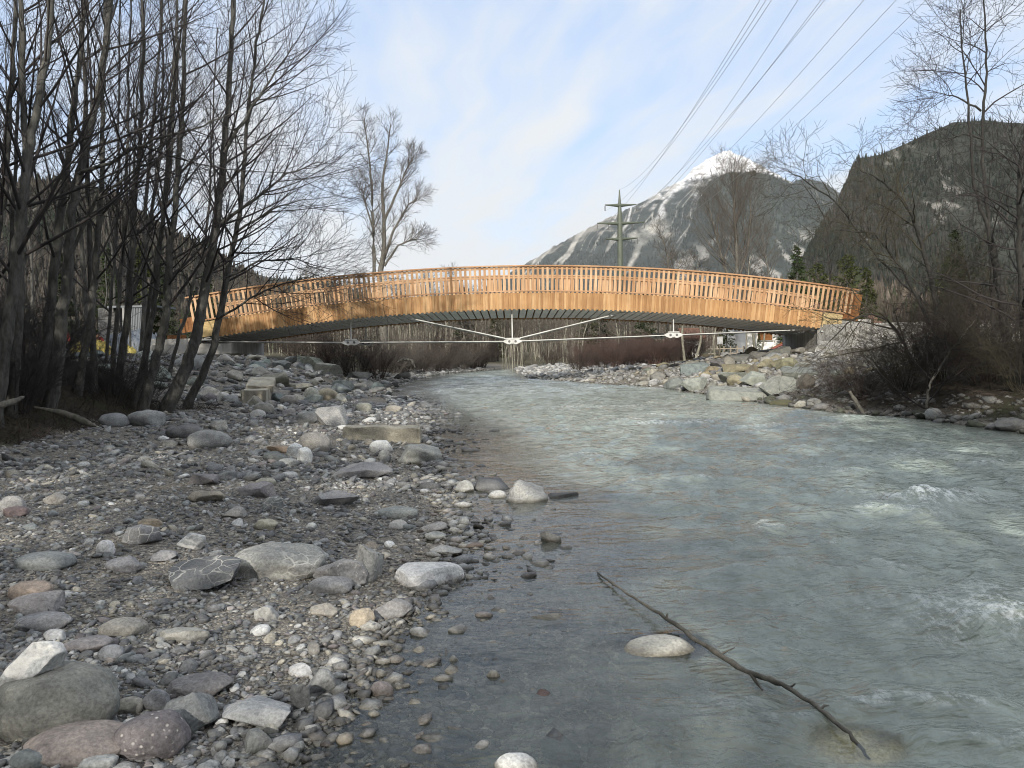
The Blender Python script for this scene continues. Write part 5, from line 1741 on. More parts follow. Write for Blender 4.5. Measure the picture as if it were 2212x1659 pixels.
o = link('forest', build_mesh('forest', V_, F_, M['far_forest'], True, C_)); tag(o, 'leafless wood filling the valley floor behind the bridge', 'forest', kind='stuff')

# ------------------------------------------------------------------ conifers
def conifer_mesh(h, w, seed, kind='spruce', dens=1.0):
    r_ = np.random.default_rng(seed)
    rr = random.Random(seed)
    V, F, Cc = [], [], []
    n = 0
    T = Tubes(); T.add([Vector((0, 0, -.3)), Vector((0, 0, h * .5)), Vector((0, 0, h * .97))], [h * .017, h * .011, .008], 7)
    nb = int(150 * dens)
    tri = []
    for b in range(nb):
        t = (b + rr.random()) / nb
        z = h * (.06 + .93 * t)
        prof = (1 - t) ** (.85 if kind == 'spruce' else .5) * (1 if t > .12 else .55 + t * 3.5)
        L = w * .5 * prof * rr.uniform(.6, 1.12) + .08
        a = rr.uniform(0, 6.28)
        dz = -.28 if kind == 'spruce' else .35
        for s in range(int(9 + 26 * L / (w * .5))):
            u = rr.random() ** .6
            q_ = np.array([math.cos(a) * L * u, math.sin(a) * L * u, z + dz * L * u * (1.2 - .7 * u)])
            q_ += r_.normal(0, .05 * (1 + L * .5), 3)
            sz = rr.uniform(.10, .24) * (h / 8) ** .5
            d = np.array([math.cos(a), math.sin(a), rr.uniform(-.6, .3)]) + r_.normal(0, .5, 3); d /= np.linalg.norm(d)
            s2 = np.cross(d, r_.normal(0, 1, 3)); s2 /= np.linalg.norm(s2)
            tri.append((q_ - s2 * sz * .3, q_ + s2 * sz * .3, q_ + d * sz * 1.25))
            g = rr.uniform(.65, 1.35)
            Cc += [(g,)] * 3
    V = np.array(tri).reshape(-1, 3)
    F = np.arange(len(V)).reshape(-1, 3)
    return T.mesh('trunk', M['bark']), V, F, np.array(Cc)


CM_ = []
for i, (kind, base_c) in enumerate([('spruce', (.030, .046, .016)), ('spruce', (.036, .044, .014)), ('pine', (.042, .052, .016)), ('spruce', (.026, .036, .018))]):
    tm, V, F, g = conifer_mesh(8, 3.4 if kind == 'spruce' else 4.2, 800 + i, kind)
    CM_.append((tm, build_mesh('crown', V, F, M['leafy'], False, np.array(base_c) * g)))
for i, (px, pyb, Y, h, k, lab) in enumerate([
        (1722, 690, 58, 7.6, 0, 'pointed dark spruce behind the far end of the bridge'), (1765, 690, 54, 6.0, 2, 'broad green pine beside the pointed spruce'), (1830, 690, 50, 6.2, 2, 'wide bushy pine behind the abutment'),
        (1872, 690, 47, 5.2, 1, 'short conifer behind the wing wall'), (2062, 720, 33, 4.7, 3, 'slim dark conifer inside the sunlit bank thicket'), (2050, 720, 40, 4.3, 2, 'large hazy green pine behind the slim dark conifer'),
        (310, 760, 44, 6.6, 1, 'yellow green spruce behind the wood trunks'), (240, 760, 50, 7, 0, 'dark spruce behind the site container'), (452, 760, 52, 5.9, 0, 'dark spruce behind the bridge approach'), (425, 760, 50, 4.4, 3, 'short dark spruce next to the approach railing'), (350, 760, 55, 7, 3, 'dark spruce deep in the wood'), (140, 760, 48, 6.5, 3, 'shadowy spruce deep in the wood'),
        (1270, 770, 80, 7.0, 1, 'green spruce behind the central strut'), (1300, 770, 84, 7.5, 3, 'dark spruce next to the green one behind the bridge'), (1075, 770, 90, 7, 1, 'spruce left of the clump of stems'.replace('left of', 'before')), (1005, 770, 92, 7.5, 3, 'dark spruce under the brace of the bridge'), (1395, 770, 70, 6.3, 3, 'dark spruce behind the downstream anchor'),
        (1570, 770, 63, 4.2, 1, 'green spruce behind the wooden fence'), (1640, 762, 57, 1.5, 0, 'tiny young spruce before the white house wall')]):
    p = P(px, pyb, Y)
    tm, cmh = CM_[k]
    o = empty('conifer', (p.x, Y, gzs(p.x, Y)), rng.uniform(0, 6)); s = h / 8; o.scale = (s, s, s)
    tag(o, lab, 'conifer', 'conifers')
    link('trunk', tm, o); link('crown', cmh, o)
# unseen spruces beside and behind the viewer, added to shade banks and bridge end
for i, (x, y, h) in enumerate([(-17, -13, 13.5), (-12, -15, 14.5), (-7.5, -14, 13.5), (-3, -16, 15), (3.2, -9, 14.5), (7.5, -8, 15), (11.5, -7, 15), (0, -12, 13.5), (-15, 3, 13), (-19, 6, 14), (-11.5, 0, 12), (-22, 0, 13), (-23.5, 16, 13), (-19, 13.5, 13), (-27, 20, 13.5), (-14.8, 10.5, 16), (-9.5, -3, 14), (-13, 5, 13.5), (-17, 8.5, 14), (-12.2, 8.3, 17)]):
    tm, cmh = CM_[i % 4]
    o = empty('conifer', (x, y, .6), rng.uniform(0, 6)); s = h / 8; o.scale = (s * 1.25, s * 1.25, s)
    tag(o, 'unseen spruce added beside or behind the viewer to shade the banks', 'conifer', 'unseen spruces added for their shade')
    link('trunk', tm, o); link('crown', cmh, o)
# ------------------------------------------------------------------ hills and mountain
LUM = {}


def ridge(name, rp, run, back, seed, ns, nt, rough, gully, colf, mat, label, skew=0.0, prof=1.0, base=-3.0, rib=0.0):
    """rp: world points of the crest. A real slope towards the viewer and one behind."""
    rp = [Vector(p) for p in rp]
    cum = [0]
    for a, b in zip(rp[:-1], rp[1:]): cum.append(cum[-1] + (b - a).length)
    s = np.linspace(0, cum[-1], ns)
    X = np.interp(s, cum, [p.x for p in rp]); Y = np.interp(s, cum, [p.y for p in rp]); Z = np.interp(s, cum, [p.z for p in rp])
    L = cum[-1]
    t = np.concatenate([-np.linspace(1, 0, nt // 4)[:-1], np.linspace(0, 1, nt)])
    S_, T_ = np.meshgrid(s, t, indexing='ij')
    Zr = Z[:, None] + np.zeros_like(T_)
    fr = np.where(T_ >= 0, T_, 0); bk = np.where(T_ < 0, -T_, 0)
    rel = np.maximum(Zr - base, 1)
    drop = fr ** prof + bk
    z = Zr - rel * np.clip(drop, 0, 1)
    yy = Y[:, None] - fr * run * (rel / rel.max()) ** .6 + bk * back
    xx = X[:, None] + np.zeros_like(T_) + skew * fr * run * (rel / rel.max())
    w_ = np.clip(fr * 5, 0, 1) * np.clip((1 - fr) * 6, 0, 1)
    c = xx / L * 14 + .6 * fbm(xx / L * 5, yy / L * 5, 3, seed + 3)
    rdg = 1 - np.abs(pn(c, fr * 1.2, seed)) * 2
    rdg2 = 1 - np.abs(pn(c * 2.7 + 5, fr * 2.5, seed + 1)) * 2
    z = z + w_ * (gully * rdg + gully * .45 * rdg2) + (.25 + .75 * np.clip(fr * 6 + bk * 6, 0, 1)) * rough * fbm(xx / L * 34, yy / L * 34, 5, seed + 5, .6)
    if rib:
        z = z + np.clip(1 - fr * 12 - bk * 12, 0, 1) * rib * fbm(xx / L * 90, yy / L * 30, 4, seed + 8, .6)
    V = np.stack([xx, yy, z], -1).reshape(-1, 3)
    nj = T_.shape[1]
    i = np.arange(ns - 1)[:, None] * nj; j = np.arange(nj - 1)[None, :]
    F = np.stack([i + j, i + j + 1, i + nj + j + 1, i + nj + j], -1).reshape(-1, 4)
    dzx = np.gradient(z, axis=0) / (np.gradient(xx, axis=0) + 1e-3)
    col = colf(xx, yy, z, fr, np.abs(rdg), rdg2, dzx, Zr)
    o = link(name, build_mesh(name, V, F, M[mat], True, col.reshape(-1, 3)))
    tag(o, label, kind='structure')
    LUM[o.name] = col.mean(-1)
    return o, V.reshape(ns, nj, 3)


def lerp3(c, d, f):
    return c * (1 - f[..., None]) + np.array(d) * f[..., None]


def pr(pts, Y):
    """crest from pixels; Y a number or one per point"""
    ys = Y if isinstance(Y, (list, tuple)) else [Y] * len(pts)
    return [P(x, y, d) for (x, y), d in zip(pts, ys)]


# snowy mountain
MP = [(900, 690), (1000, 650), (1060, 612), (1100, 590), (1140, 566), (1200, 530), (1250, 505), (1290, 482), (1350, 455), (1400, 430), (1440, 405), (1480, 385), (1500, 362), (1530, 343), (1560, 328), (1575, 324), (1600, 336), (1640, 355), (1680, 377), (1720, 397), (1780, 440), (1850, 500), (1950, 580), (2100, 650)]


def mcol(x, y, z, fr, rdg, rdg2, dzx, zr):
    zc = zr.max()
    h = z / zc
    n = fbm(x / 260, y / 260, 5, 5, .6); n2 = fbm(x / 70, z / 70, 4, 9, .6); n4 = fbm(x / 28, z / 40, 3, 19, .6)
    forest = np.array([.040, .048, .044]); rock = np.array([.25, .235, .21]); scree = np.array([.40, .385, .35]); snow = np.array([.86, .87, .90])
    c = np.broadcast_to(forest, x.shape + (3,)) * (1 + .45 * n2[..., None] + .35 * n4[..., None])
    # pale scree chutes running down and towards the valley mouth
    u = (x - .72 * z) / 150 + .3 * fbm(x / 400, z / 400, 3, 33)
    ch = np.abs(pn(u, z / 1500, 44)); ch2 = np.abs(pn(u * 1.9 + 9, z / 900, 45))
    gate = sstep(-.25, .35, fbm(x / 330, z / 420, 3, 61))
    chute = sstep(.085, .02, ch) * sstep(.16, .30, h) * gate * sstep(.95, .6, h)
    chute = np.maximum(chute, .7 * sstep(.05, .01, ch2) * sstep(.35, .5, h))
    left = sstep(500, -500, x - 900) * sstep(.25, .02, fr)
    rk = sstep(.16, .5, n + .25 * n2 + .9 * (h - .66) + .55 * left)
    c = lerp3(c, rock, np.clip(rk, 0, 1) * .8)
    c = lerp3(c, scree, np.clip(chute * (.75 + .9 * n2 + .5 * n4), 0, .95))
    sn = sstep(.70, .90, h + .20 * n + .16 * n2 + .05 * n4)
    sn = np.maximum(sn, sstep(.55, .68, h) * sstep(.07, .015, ch) * np.clip(.55 + 1.2 * n2, 0, .8))
    c = lerp3(c, snow, np.clip(sn, 0, 1))
    pk = x[np.unravel_index(np.argmax(z), z.shape)]
    c = lerp3(c, rock, sstep(-.15, .2, n2 + .6 * n4) * sstep(pk - 40, pk + 120, x) * .85 * (sn > .3))
    c = lerp3(c, rock, sstep(.02, .3, n2 + .7 * n4 - .3 * n) * .8 * (sn > .3) * sstep(1.03, .86, h))
    return np.clip(c, .01, .95)


mo, MV = ridge('mountain', pr(MP, 6000), 2300, 1500, 21, 560, 280, 34, 20, mcol, 'mount', 'snow topped mountain with pale scree chutes', skew=-.3, rib=18)


def fcol(forest, rockc, rock_amt, seed, dark=.5, zlo=0, zhi=1, th=.2):
    def f(x, y, z, fr, rdg, rdg2, dzx, zr):
        zc = zr.max(); h = z / zc
        L = x.max() - x.min()
        n = fbm(x / L * 11, z / L * 5, 5, seed, .6); n2 = fbm(x / L * 46, z / L * 24, 4, seed + 2, .6)
        c = np.broadcast_to(np.array(forest), x.shape + (3,)) * (1 + dark * n2[..., None] + .3 * n[..., None])
        rk = sstep(th, th + .25, .75 * n + .6 * n2) * rock_amt * sstep(zlo, zlo + .12, h) * sstep(zhi, zhi - .15, h)
        c = lerp3(c, rockc, np.clip(rk, 0, 1))
        return np.clip(c, .01, .9)
    return f


SHP = [(1330, 700), (1400, 650), (1450, 585), (1482, 510), (1508, 440), (1532, 392), (1570, 374), (1620, 371), (1655, 376), (1700, 393), (1760, 428), (1830, 480), (1920, 540), (2050, 620)]
so_, SV = ridge('mountain', pr(SHP, 4600), 1500, 900, 41, 320, 190, 26, 22, fcol((.040, .050, .044), (.29, .28, .26), 1.0, 13, .5, .02, .62, .02), 'mount', 'dark forested shoulder below the snow with pale cliffs', rib=10)
BP = [(1600, 560), (1660, 470), (1700, 405), (1722, 390), (1745, 386), (1775, 393), (1810, 414), (1880, 450), (2000, 520)]
bo_, BV = ridge('mountain', pr(BP, 4900), 900, 600, 51, 160, 110, 16, 12, fcol((.036, .044, .040), (.36, .33, .28), .6, 23, .5, .5, .98), 'mount', 'small dark wooded knob beside the shoulder', rib=7)
# steep wooded hill with a cliff on the sunlit bank
HP = [(1660, 735), (1700, 640), (1738, 560), (1760, 520), (1785, 468), (1812, 430), (1832, 392), (1842, 362), (1852, 342), (1900, 334), (1960, 309), (2010, 286), (2060, 264), (2130, 260), (2212, 268), (2320, 240), (2480, 180), (2700, 170)]
ho_, HV = ridge('hill', pr(HP, [900, 940, 980, 1000, 1030, 1060, 1080, 1090, 1100, 1100, 1100, 1100, 1100, 1100, 1100, 1100, 1050, 1000]), 470, 300, 71, 300, 180, 7, 5,
               fcol((.034, .037, .031), (.22, .21, .195), .75, 35, .4, .3, .95), 'hill', 'steep wooded hill with grey cliffs behind the sunlit bank', prof=.8)
# wooded hill behind the shaded wood
LP_ = [(-700, 330), (-400, 360), (-150, 390), (0, 396), (60, 392), (130, 387), (200, 399), (260, 430), (330, 470), (380, 502), (440, 532), (500, 574), (560, 606), (640, 642), (720, 690), (800, 735)]
lo_, LV = ridge('hill', pr(LP_, [760] * 10 + [780, 800, 830, 860, 890, 920]), 380, 300, 81, 280, 150, 6, 5, fcol((.038, .035, .029), (.24, .22, .195), .7, 55, .4, .2, .9), 'hill', 'wooded hill behind the shaded wood', prof=.85)
fo_, FV = ridge('hill', pr([(250, 520), (380, 556), (480, 574), (530, 588), (590, 600), (680, 606), (740, 616), (820, 652), (900, 690), (960, 730)], 2400), 900, 500, 91, 200, 100, 14, 8,
               fcol((.048, .052, .048), (.5, .49, .45), .6, 65, .4, .4, 1.1), 'hill', 'distant ridge beyond the shaded wood', rib=5)
co_, CV = ridge('hill', pr([(500, 668), (700, 662), (850, 668), (1000, 684), (1100, 684), (1250, 672), (1400, 655), (1600, 640), (1750, 620), (1900, 640)], 420), 190, 150, 95, 200, 70, 3, 2,
               fcol((.05, .045, .035), (.2, .18, .15), .2, 75, .4), 'hill', 'low wooded rise closing the valley behind the bridge')


def cones(name, V, n, h, wd, pal, label, seed, sides=5, tmin=0.0, two=True, lum=None, lmax=.1):
    """far wood of single small trees standing on a slope; one object"""
    r_ = np.random.default_rng(seed)
    ns, nj = V.shape[:2]
    j0 = nj - int(nj * 4 / 5) if False else (nj - (nj + 1) * 4 // 5)
    i = r_.random(n) * (ns - 1.001); j = (j0 - 6) + r_.random(n) ** 1.0 * (nj - 2 - j0 + 6)
    a, b = i.astype(int), np.clip(j, 0, nj - 1.001).astype(int)
    fi, fj = (i - a)[:, None], (j - j.astype(int))[:, None]
    p = (V[a, b] * (1 - fi) + V[np.minimum(a + 1, ns - 1), b] * fi) * (1 - fj) + (V[a, np.minimum(b + 1, nj - 1)] * (1 - fi) + V[np.minimum(a + 1, ns - 1), np.minimum(b + 1, nj - 1)] * fi) * fj
    dens = fbm(p[:, 0] / h / 9, (p[:, 2] + p[:, 1] * .4) / h / 9, 3, seed) + r_.normal(0, .22, n)
    k = dens > -.16
    if lum is not None: k &= lum[a, b] < lmax
    k &= np.abs(p[:, 0] / np.maximum(p[:, 1], 1)) < 1.0
    p = p[k]; n = len(p)
    hh = h * np.exp(r_.normal(0, .28, n)); ww = wd * hh * r_.uniform(.7, 1.3, n)
    th = np.arange(sides) * 2 * math.pi / sides
    rng_ = np.stack([np.cos(th), np.sin(th), 0 * th], 1)
    a0 = r_.uniform(0, 6.28, n)
    ca, sa = np.cos(a0)[:, None], np.sin(a0)[:, None]
    rx = (rng_[None, :, 0] * ca - rng_[None, :, 1] * sa); ry = (rng_[None, :, 0] * sa + rng_[None, :, 1] * ca)
    jit = 1 + r_.normal(0, .2, rx.shape)
    rings = []
    tiers = [(0.05, 1.0, .62), (.42, .68, 1.0)] if two else [(0.0, 1.0, 1.0)]
    Vs, Fs, per = [], [], 0
    for (zb, wr_, zt_) in tiers:
        r3 = np.stack([rx * jit * ww[:, None] * wr_, ry * jit * ww[:, None] * wr_, np.broadcast_to((zb * hh)[:, None], rx.shape)], -1)
        ap_ = np.stack([r_.normal(0, .05, n) * ww, r_.normal(0, .05, n) * ww, zt_ * hh], -1)[:, None]
        Vs.append(np.concatenate([r3, ap_], 1))
        f = np.array([[per + q_, per + (q_ + 1) % sides, per + sides] for q_ in range(sides)])
        Fs.append(f); per += sides + 1
    VV = np.concatenate(Vs, 1) + p[:, None]
    FF = np.concatenate(Fs)[None] + (np.arange(n) * per)[:, None, None]
    pal_ = np.array(pal)
    big = fbm(p[:, 0] / h / 30, p[:, 2] / h / 22, 3, seed + 4)
    ci = np.clip(((big * .9 + .5 + r_.normal(0, .22, n)) * len(pal_)).astype(int), 0, len(pal_) - 1)
    c = pal_[ci] * r_.uniform(.65, 1.35, (n, 1))
    o = link(name, build_mesh(name, VV.reshape(-1, 3), FF.reshape(-1, 3), M['far_forest'], False, np.repeat(c, per, axis=0)))
    tag(o, label, 'forest', kind='stuff')


PALH = [(.016, .023, .017), (.022, .028, .020), (.030, .031, .025), (.040, .037, .032), (.048, .044, .039)]
cones('forest', HV, 38000, 5.6, .19, PALH, 'mixed wood covering the steep hill of the sunlit bank', 3, lum=LUM[ho_.name])
cones('forest', LV, 22000, 7.5, .18, [(.02, .027, .017), (.034, .032, .024), (.05, .044, .036), (.06, .052, .043)], 'mixed wood covering the hill behind the shaded wood', 4, lum=LUM[lo_.name])  # darker palette: weak sun on this hill put into the tree colours
cones('forest', CV, 9000, 6.5, .2, [(.03, .036, .02), (.06, .052, .04), (.085, .07, .055), (.10, .085, .07)], 'mixed wood covering the low rise behind the bridge', 6)
PALM = [(.026, .034, .030), (.032, .040, .035), (.040, .046, .040)]
cones('forest', BV, 9000, 15, .2, PALM, 'dark wood covering the small knob', 7, lum=LUM[bo_.name], sides=4, two=False)
cones('forest', SV, 26000, 17, .2, PALM, 'dark wood covering the forested shoulder', 8, lum=LUM[so_.name], sides=4, two=False)
cones('forest', FV, 9000, 14, .2, [(.034, .042, .034), (.05, .05, .042), (.06, .056, .048)], 'dark wood covering the distant ridge', 9, sides=4, two=False)
# the mountain's own forest, below the snow and outside the chutes
MV2 = MV[:, :, :]
cones('forest', MV2[60:380, 90:], 16000, 17, .2, PALM, 'dark wood on the lower flanks of the snowy mountain', 10, lum=LUM[mo.name][60:380, 90:], sides=4, two=False)

# ------------------------------------------------------------------ house, shed, fence, board
plaster = simple('white_plaster', (.80, .80, .78), .85, .06, 1.2)
rooft = simple('brown_roof', (.12, .065, .045), .8, .3, 6)
M['plaster'], M['roof'] = plaster, rooft
M['red_paint'] = simple('red_paint', (.19, .05, .045), .6, .25, 6)
M['white_paint'] = simple('white_paint', (.72, .72, .70), .6, .15, 6)


def house(name, x0, x1, y0, y1, z0, ze, zr, label, windows=()):
    root = empty(name, ((x0 + x1) / 2, (y0 + y1) / 2, z0)); tag(root, label, 'house')
    inv = Matrix.Translation(-root.location)
    def hp(o_, par=None):
        o_.parent = par or root
        if par is None: o_.matrix_parent_inverse = inv
        return o_
    bm = bmesh.new()
    ym = (y0 + y1) / 2
    prof_ = [(y0, z0), (y1, z0), (y1, ze), (ym, zr), (y0, ze)]
    a = [bm.verts.new((x0, p[0], p[1])) for p in prof_]; b = [bm.verts.new((x1, p[0], p[1])) for p in prof_]
    bm.faces.new(a[::-1]); bm.faces.new(b)
    for k in range(5): bm.faces.new((a[k], a[(k + 1) % 5], b[(k + 1) % 5], b[k]))
    bmesh.ops.recalc_face_normals(bm, faces=bm.faces[:])
    me = bpy.data.meshes.new('wall'); bm.to_mesh(me); bm.free(); me.materials.append(plaster)
    hp(link('wall', me))
    B = Boxes()
    sl = math.atan2(zr - ze, ym - y0); ll = math.hypot(zr - ze, ym - y0)
    for sg in (-1, 1):
        B.add(((x0 + x1) / 2, ym + sg * (ym - y0 + .35) / 2, (ze + zr) / 2 - .12 + .14), ((x1 - x0) / 2 + .5, ll / 2 + .3, .07), Matrix.Rotation(-sg * sl, 4, 'X'))
    hp(B.build('roof', rooft))
    for (wx0, wx1, wz0, wz1) in windows:
        B = Boxes(); B.add(((wx0 + wx1) / 2, y0 - .03, (wz0 + wz1) / 2), ((wx1 - wx0) / 2, .03, (wz1 - wz0) / 2))
        sh = hp(B.build('shutter', M['brown_wood']))
        B = Boxes(); B.add(((wx0 + wx1) / 2, y0 - .05, wz0 - .05), ((wx1 - wx0) / 2 + .06, .06, .03))
        hp(B.build('sill', M['concrete']))
    return root


a = P(1614, 760, 60); b = P(1637, 735, 60); c = P(1668, 719, 60)
house('white_house', a.x, a.x + 9.5, 60, 67, .5, 3.0, 4.7, 'white house with a brown window shutter beyond the bridge', [(b.x, c.x, b.z, c.z + .12), (a.x + 4.6, a.x + 5.7, b.z, c.z + .12)])
a = P(1484, 760, 66); b = P(1510, 760, 66)
house('white_shed', a.x, b.x, 66, 68, .5, 2.35, 2.9, 'small white shed behind the bare trunks by the fence')
fx0 = P(1535, 770, 57).x
fn = empty('wooden_fence', (fx0, 57, gzs(fx0, 57))); tag(fn, 'pale wooden fence before the white house', 'fence')
gz0 = gzs(fx0 + 1, 57)
for i in range(6):
    B = Boxes(); B.add((i * .47, 0, .38), (.045, .045, .45), None); B.build('fence_post', M['grey_wood'], fn)
for h in (.32, .66):
    B = Boxes(); B.add((1.18, -.055, h), (1.35, .018, .04), None); B.build('fence_rail', M['grey_wood'], fn)
p = P(1555, 768, 55)
sg = empty('notice_board', (p.x, 55, gzs(p.x, 55))); tag(sg, 'grey notice board on a post by the fence', 'sign')
B = Boxes(); B.add((0, 0, .5), (.03, .03, .75)); B.build('post', M['grey_wood'], sg)
B = Boxes(); B.add((0, -.045, 1.22), (.19, .012, .26)); B.build('board', M['galv'], sg)
for i, (a_, b_, mt, lab) in enumerate([((1650, 762), (1712, 735), 'red_paint', 'red plank leaning beside the white house'), ((1648, 767), (1706, 745), 'white_paint', 'white plank leaning under the red one'), ((1655, 760), (1708, 731), 'brown_wood', 'dull brown plank leaning above the red one')]):
    A, Bv = P(a_[0], a_[1], 48 + i * .15), P(b_[0], b_[1], 48 + i * .15)
    T = Tubes(); T.add([A, (A + Bv) / 2, Bv], [.06, .06, .06], 4); o = T.build('plank', M[mt]); tag(o, lab, 'plank')

# ------------------------------------------------------------------ work site in the shaded wood
M['container'] = simple('grey_container', (.13, .145, .16), .5, .15, 3)
M['container_end'] = simple('lit_container', (.22, .22, .215), .5, .2, 3)  # paler end face: the light on it is put into the colour
a = P(226, 727, 42); b = P(270, 727, 42); c = P(330, 727, 42)
zt_ = P(280, 664, 42).z; zb_ = gzs(c.x, 42) - .05
ct = empty('site_container', ((a.x + c.x) / 2, 43, zb_)); tag(ct, 'grey corrugated site container standing in the wood', 'container')
inv = Matrix.Translation(-ct.location)
def cp(o_): o_.parent = ct; o_.matrix_parent_inverse = inv; return o_
B = Boxes(); nx_ = 34
for k in range(nx_):
    x = b.x + (c.x - b.x) * (k + .5) / nx_
    B.add((x, 42 + (.0 if k % 2 else .035), (zb_ + zt_) / 2), ((c.x - b.x) / nx_ / 2, .03, (zt_ - zb_) / 2))
cp(B.build('corrugated_side', M['container']))
B = Boxes()
B.add((a.x + (b.x - a.x) * .5, 42.9, (zb_ + zt_) / 2), (.03, 1.2, (zt_ - zb_) / 2), Matrix.Rotation(R(-45), 4, 'Z')); cp(B.build('end_door', M['container_end']))
B = Boxes(); B.add(((b.x + c.x) / 2 - .3, 43.2, zt_ + .04), ((c.x - a.x) / 2, 1.3, .05)); cp(B.build('roof', M['container']))
B = Boxes(); B.add((b.x, 41.97, (zb_ + zt_) / 2), (.06, .06, (zt_ - zb_) / 2)); cp(B.build('corner_post', M['container_end']))


def heap(name, px0_, px1_, pyt, pyb, Y, col, label, cat, seed):
    """a crumpled sheet thrown over something"""
    a, b = P(px0_, pyb, Y), P(px1_, pyb, Y)
    ztop = P(px0_, pyt, Y).z
    g = min(gzs(a.x, Y), gzs(b.x, Y)) - .05
    n, m_ = 60, 30
    V, F = [], []
    for i in range(n):
        for j in range(m_):
            u, v = i / (n - 1) * 2 - 1, j / (m_ - 1) * 2 - 1
            V.append((u, v, max(0, (1 - abs(u) ** 3.0)) ** .5 * max(0, 1 - abs(v) ** 3.0) ** .5))
    V = np.array(V)
    fo = .22 * fbm(V[:, 0] * 2.2, V[:, 1] * 2.2, 2, seed) + .14 * (1 - 2 * np.abs(pn(V[:, 0] * 4.5, V[:, 1] * 3 + V[:, 0], seed + 2)))
    V[:, 2] = V[:, 2] * (1 + fo) + .05 * fo
    W = (b.x - a.x) / 2
    V = V * np.array([W, min(W * .6, .9), ztop - g]) + np.array([(a.x + b.x) / 2, Y + .5, g])
    for i in range(n - 1):
        for j in range(m_ - 1):
            q_ = i * m_ + j; F.append((q_, q_ + m_, q_ + m_ + 1, q_ + 1))
    mt = simple('sheet_' + label.split()[0], col, .5, .25, 5, bump=.4, bscale=9, bdist=.05)
    o = link(name, build_mesh(name, V, np.array(F), mt, True)); tag(o, label, cat)


heap('tarpaulin', 205, 360, 726, 762, 38, (.085, .10, .125), 'blue grey tarpaulin covering a pile before the container', 'tarpaulin', 3)
heap('tarpaulin', 138, 236, 742, 786, 34.5, (.24, .195, .04), 'crumpled yellow tarpaulin between the tree trunks', 'tarpaulin', 5)
heap('tarpaulin', 242, 288, 754, 780, 34, (.25, .21, .05), 'smaller yellow tarpaulin beside the first stones', 'tarpaulin', 8)
p = P(382, 742, 35)
B = Boxes()
for k in range(4):
    B.add((p.x - .3 + k * .2, 35 + k * .02, p.z + .02), (.095, .02, .34), Matrix.Rotation(.0, 4, 'Y'))
o = B.build('board_wall', M['brown_wood']); tag(o, 'low brown board wall next to the dark abutment', 'formwork')

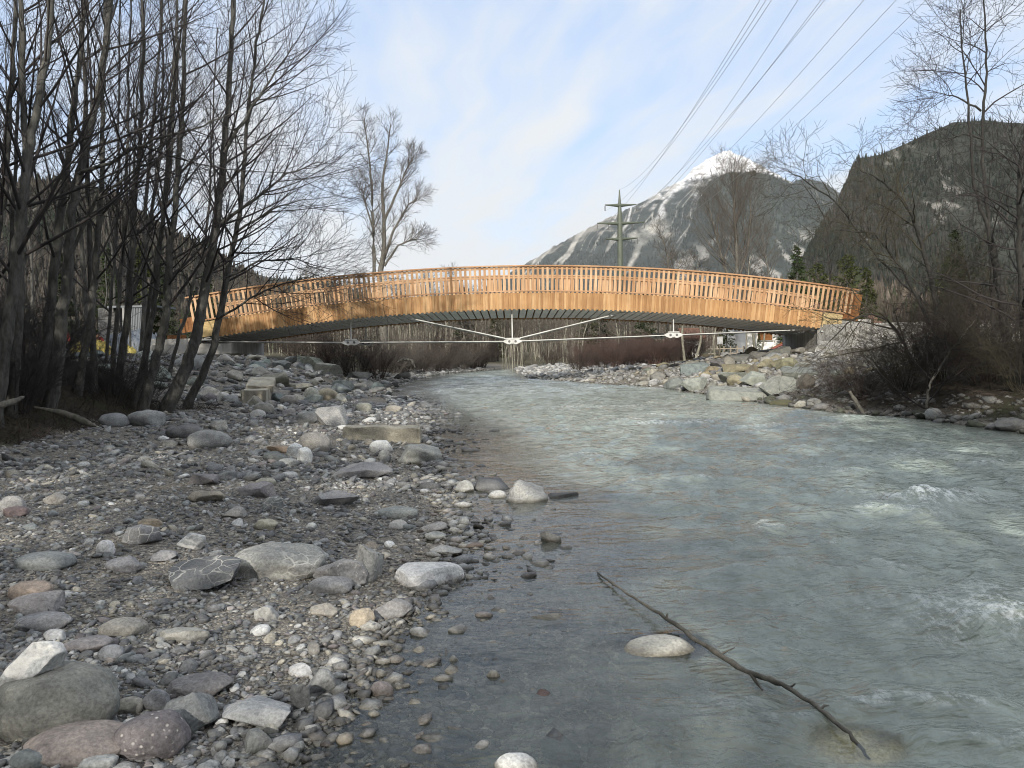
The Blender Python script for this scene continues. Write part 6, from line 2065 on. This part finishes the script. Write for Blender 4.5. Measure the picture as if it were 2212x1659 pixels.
# two workers
def person(loc, face, jacket, trousers, bend, label, seed):
    """one skinned body; jacket, trousers and cap are its children"""
    root = empty('person', loc, face); tag(root, label, 'person', None)
    hip = Vector((0, 0, .93))
    f = Vector((0, -1, 0))
    up_ = Vector((0, -math.sin(bend), math.cos(bend)))
    ch = hip + up_ * .48; nk = hip + up_ * .60; hd = nk + (up_ + f * .15).normalized() * .17
    pts = {'hip': (hip, .15), 'chest': (ch, .165), 'neck': (nk, .055), 'head': (nk.lerp(hd, .75), .085), 'crown': (hd + up_ * .03, .085)}
    ed = [('hip', 'chest'), ('chest', 'neck'), ('neck', 'head'), ('head', 'crown')]
    for s, nm in ((-1, 'l'), (1, 'r')):
        sh = ch + Vector((s * .19, 0, 0)) + up_ * .04
        el = sh + Vector((s * .07, -.10 - .15 * math.sin(bend), -.27)); wr = el + Vector((-s * .05, -.20, -.12 - .08 * math.sin(bend)))
        hn = wr + Vector((-s * .01, -.07, -.04))
        hj = hip + Vector((s * .09, 0, -.04)); kn = Vector((s * .11, -.05, .50)); an = Vector((s * .12, .02, .09)); to = Vector((s * .13, -.16, .04))
        for k, v in {'sh': (sh, .075), 'el': (el, .05), 'wr': (wr, .033), 'hn': (hn, .04), 'hj': (hj, .105), 'kn': (kn, .07), 'an': (an, .05), 'to': (to, .042)}.items():
            pts[k + nm] = v
        ed += [('chest', 'sh' + nm), ('sh' + nm, 'el' + nm), ('el' + nm, 'wr' + nm), ('wr' + nm, 'hn' + nm), ('hip', 'hj' + nm), ('hj' + nm, 'kn' + nm), ('kn' + nm, 'an' + nm), ('an' + nm, 'to' + nm)]
    def skin(name, keys, grow, mat, par):
        ks = [k for k in pts if k in keys]
        ix = {k: i for i, k in enumerate(ks)}
        me = bpy.data.meshes.new(name)
        me.from_pydata([pts[k][0][:] for k in ks], [(ix[a_], ix[b_]) for a_, b_ in ed if a_ in ix and b_ in ix], [])
        o_ = link(name, me, par)
        md = o_.modifiers.new('skin', 'SKIN'); md.use_smooth_shade = True
        sv = me.skin_vertices[0].data
        for k in ks:
            rr = pts[k][1] * grow; sv[ix[k]].radius = (rr, rr * (.75 if k in ('chest', 'hip') else 1))
        sv[0].use_root = True
        o_.modifiers.new('sub', 'SUBSURF').levels = 1
        o_.modifiers['sub'].render_levels = 2
        me.materials.append(mat)
        return o_
    skin('body', set(pts), 1.0, M['skin'], root)
    skin('jacket', {'hip', 'chest', 'shl', 'shr', 'ell', 'elr', 'wrl', 'wrr'}, 1.13, jacket, root)
    skin('trousers', {'hip', 'hjl', 'hjr', 'knl', 'knr', 'anl', 'anr'}, 1.12, trousers, root)
    V, F = ICO[2]
    hc = nk.lerp(hd, .95)
    V2 = V * .108 + np.array(hc[:]); V2 = V2[:]
    keep_ = (V[F].mean(1)[:, 2] > .05)
    o_ = link('cap', build_mesh('cap', V2, F[keep_], M['dark_cloth'], True), root)
    for k in ('hnl', 'hnr'):      # five fingers at each hand
        T = Tubes(); h = pts[k][0]; s = -1 if k[-1] == 'l' else 1
        for q_ in range(4):
            b0 = h + Vector(((q_ - 1.5) * .019, -.02, -.01)); L = (.062, .075, .07, .055)[q_]
            T.add([b0, b0 + Vector((0, -L * .6, -L * .25)), b0 + Vector((0, -L * .8, -L * .75))], [.010, .009, .006], 6)
        b0 = h + Vector((-s * .028, .005, 0)); T.add([b0, b0 + Vector((-s * .03, -.03, -.01)), b0 + Vector((-s * .03, -.055, -.025))], [.012, .010, .007], 6)
        T.build('hand', M['skin'], root)
    return root


M['skin'] = simple('skin', (.42, .26, .19), .6, .1, 5)
M['dark_cloth'] = simple('dark_cloth', (.03, .03, .035), .9, .2, 8)
M['red_cloth'] = simple('red_work_cloth', (.36, .055, .04), .8, .2, 6)
M['grey_cloth'] = simple('grey_work_cloth', (.13, .14, .16), .85, .2, 6)
for (px, py, Y, bend, fc, lab) in [(134, 700, 38, .12, .6, 'upright person in red jacket and grey trousers among the trunks'), (196, 708, 38.5, .85, 1.1, 'person in red jacket bending over behind the yellow tarpaulin')]:
    p = P(px, py, Y)
    person((p.x, Y, gzs(p.x, Y)), fc, M['red_cloth'], M['grey_cloth'], bend, lab, 1)

# ------------------------------------------------------------------ air
bm = bmesh.new()
bmesh.ops.create_cube(bm, size=1)
me = bpy.data.meshes.new('haze'); bm.to_mesh(me); bm.free()
hz = link('haze', me)
HX, HY0, HY1, HZ0, HZ1 = 8200, -900, 9600, -60, 1750
hz.location = (0, (HY0 + HY1) / 2, (HZ0 + HZ1) / 2); hz.scale = (2 * HX, HY1 - HY0, HZ1 - HZ0)
tag(hz, 'thin pale air of the valley', 'haze', kind='stuff')
m = bpy.data.materials.new('air'); m.use_nodes = True
nt = m.node_tree; nt.nodes.remove(nt.nodes['Principled BSDF'])
v = nt.nodes.new('ShaderNodeVolumePrincipled')
v.inputs['Color'].default_value = (.88, .92, .97, 1); v.inputs['Density'].default_value = 3.3e-5; v.inputs['Anisotropy'].default_value = .2
nt.links.new(v.outputs[0], nt.nodes['Material Output'].inputs['Volume'])
me.materials.append(m)
SC.cycles.volume_bounces = 0
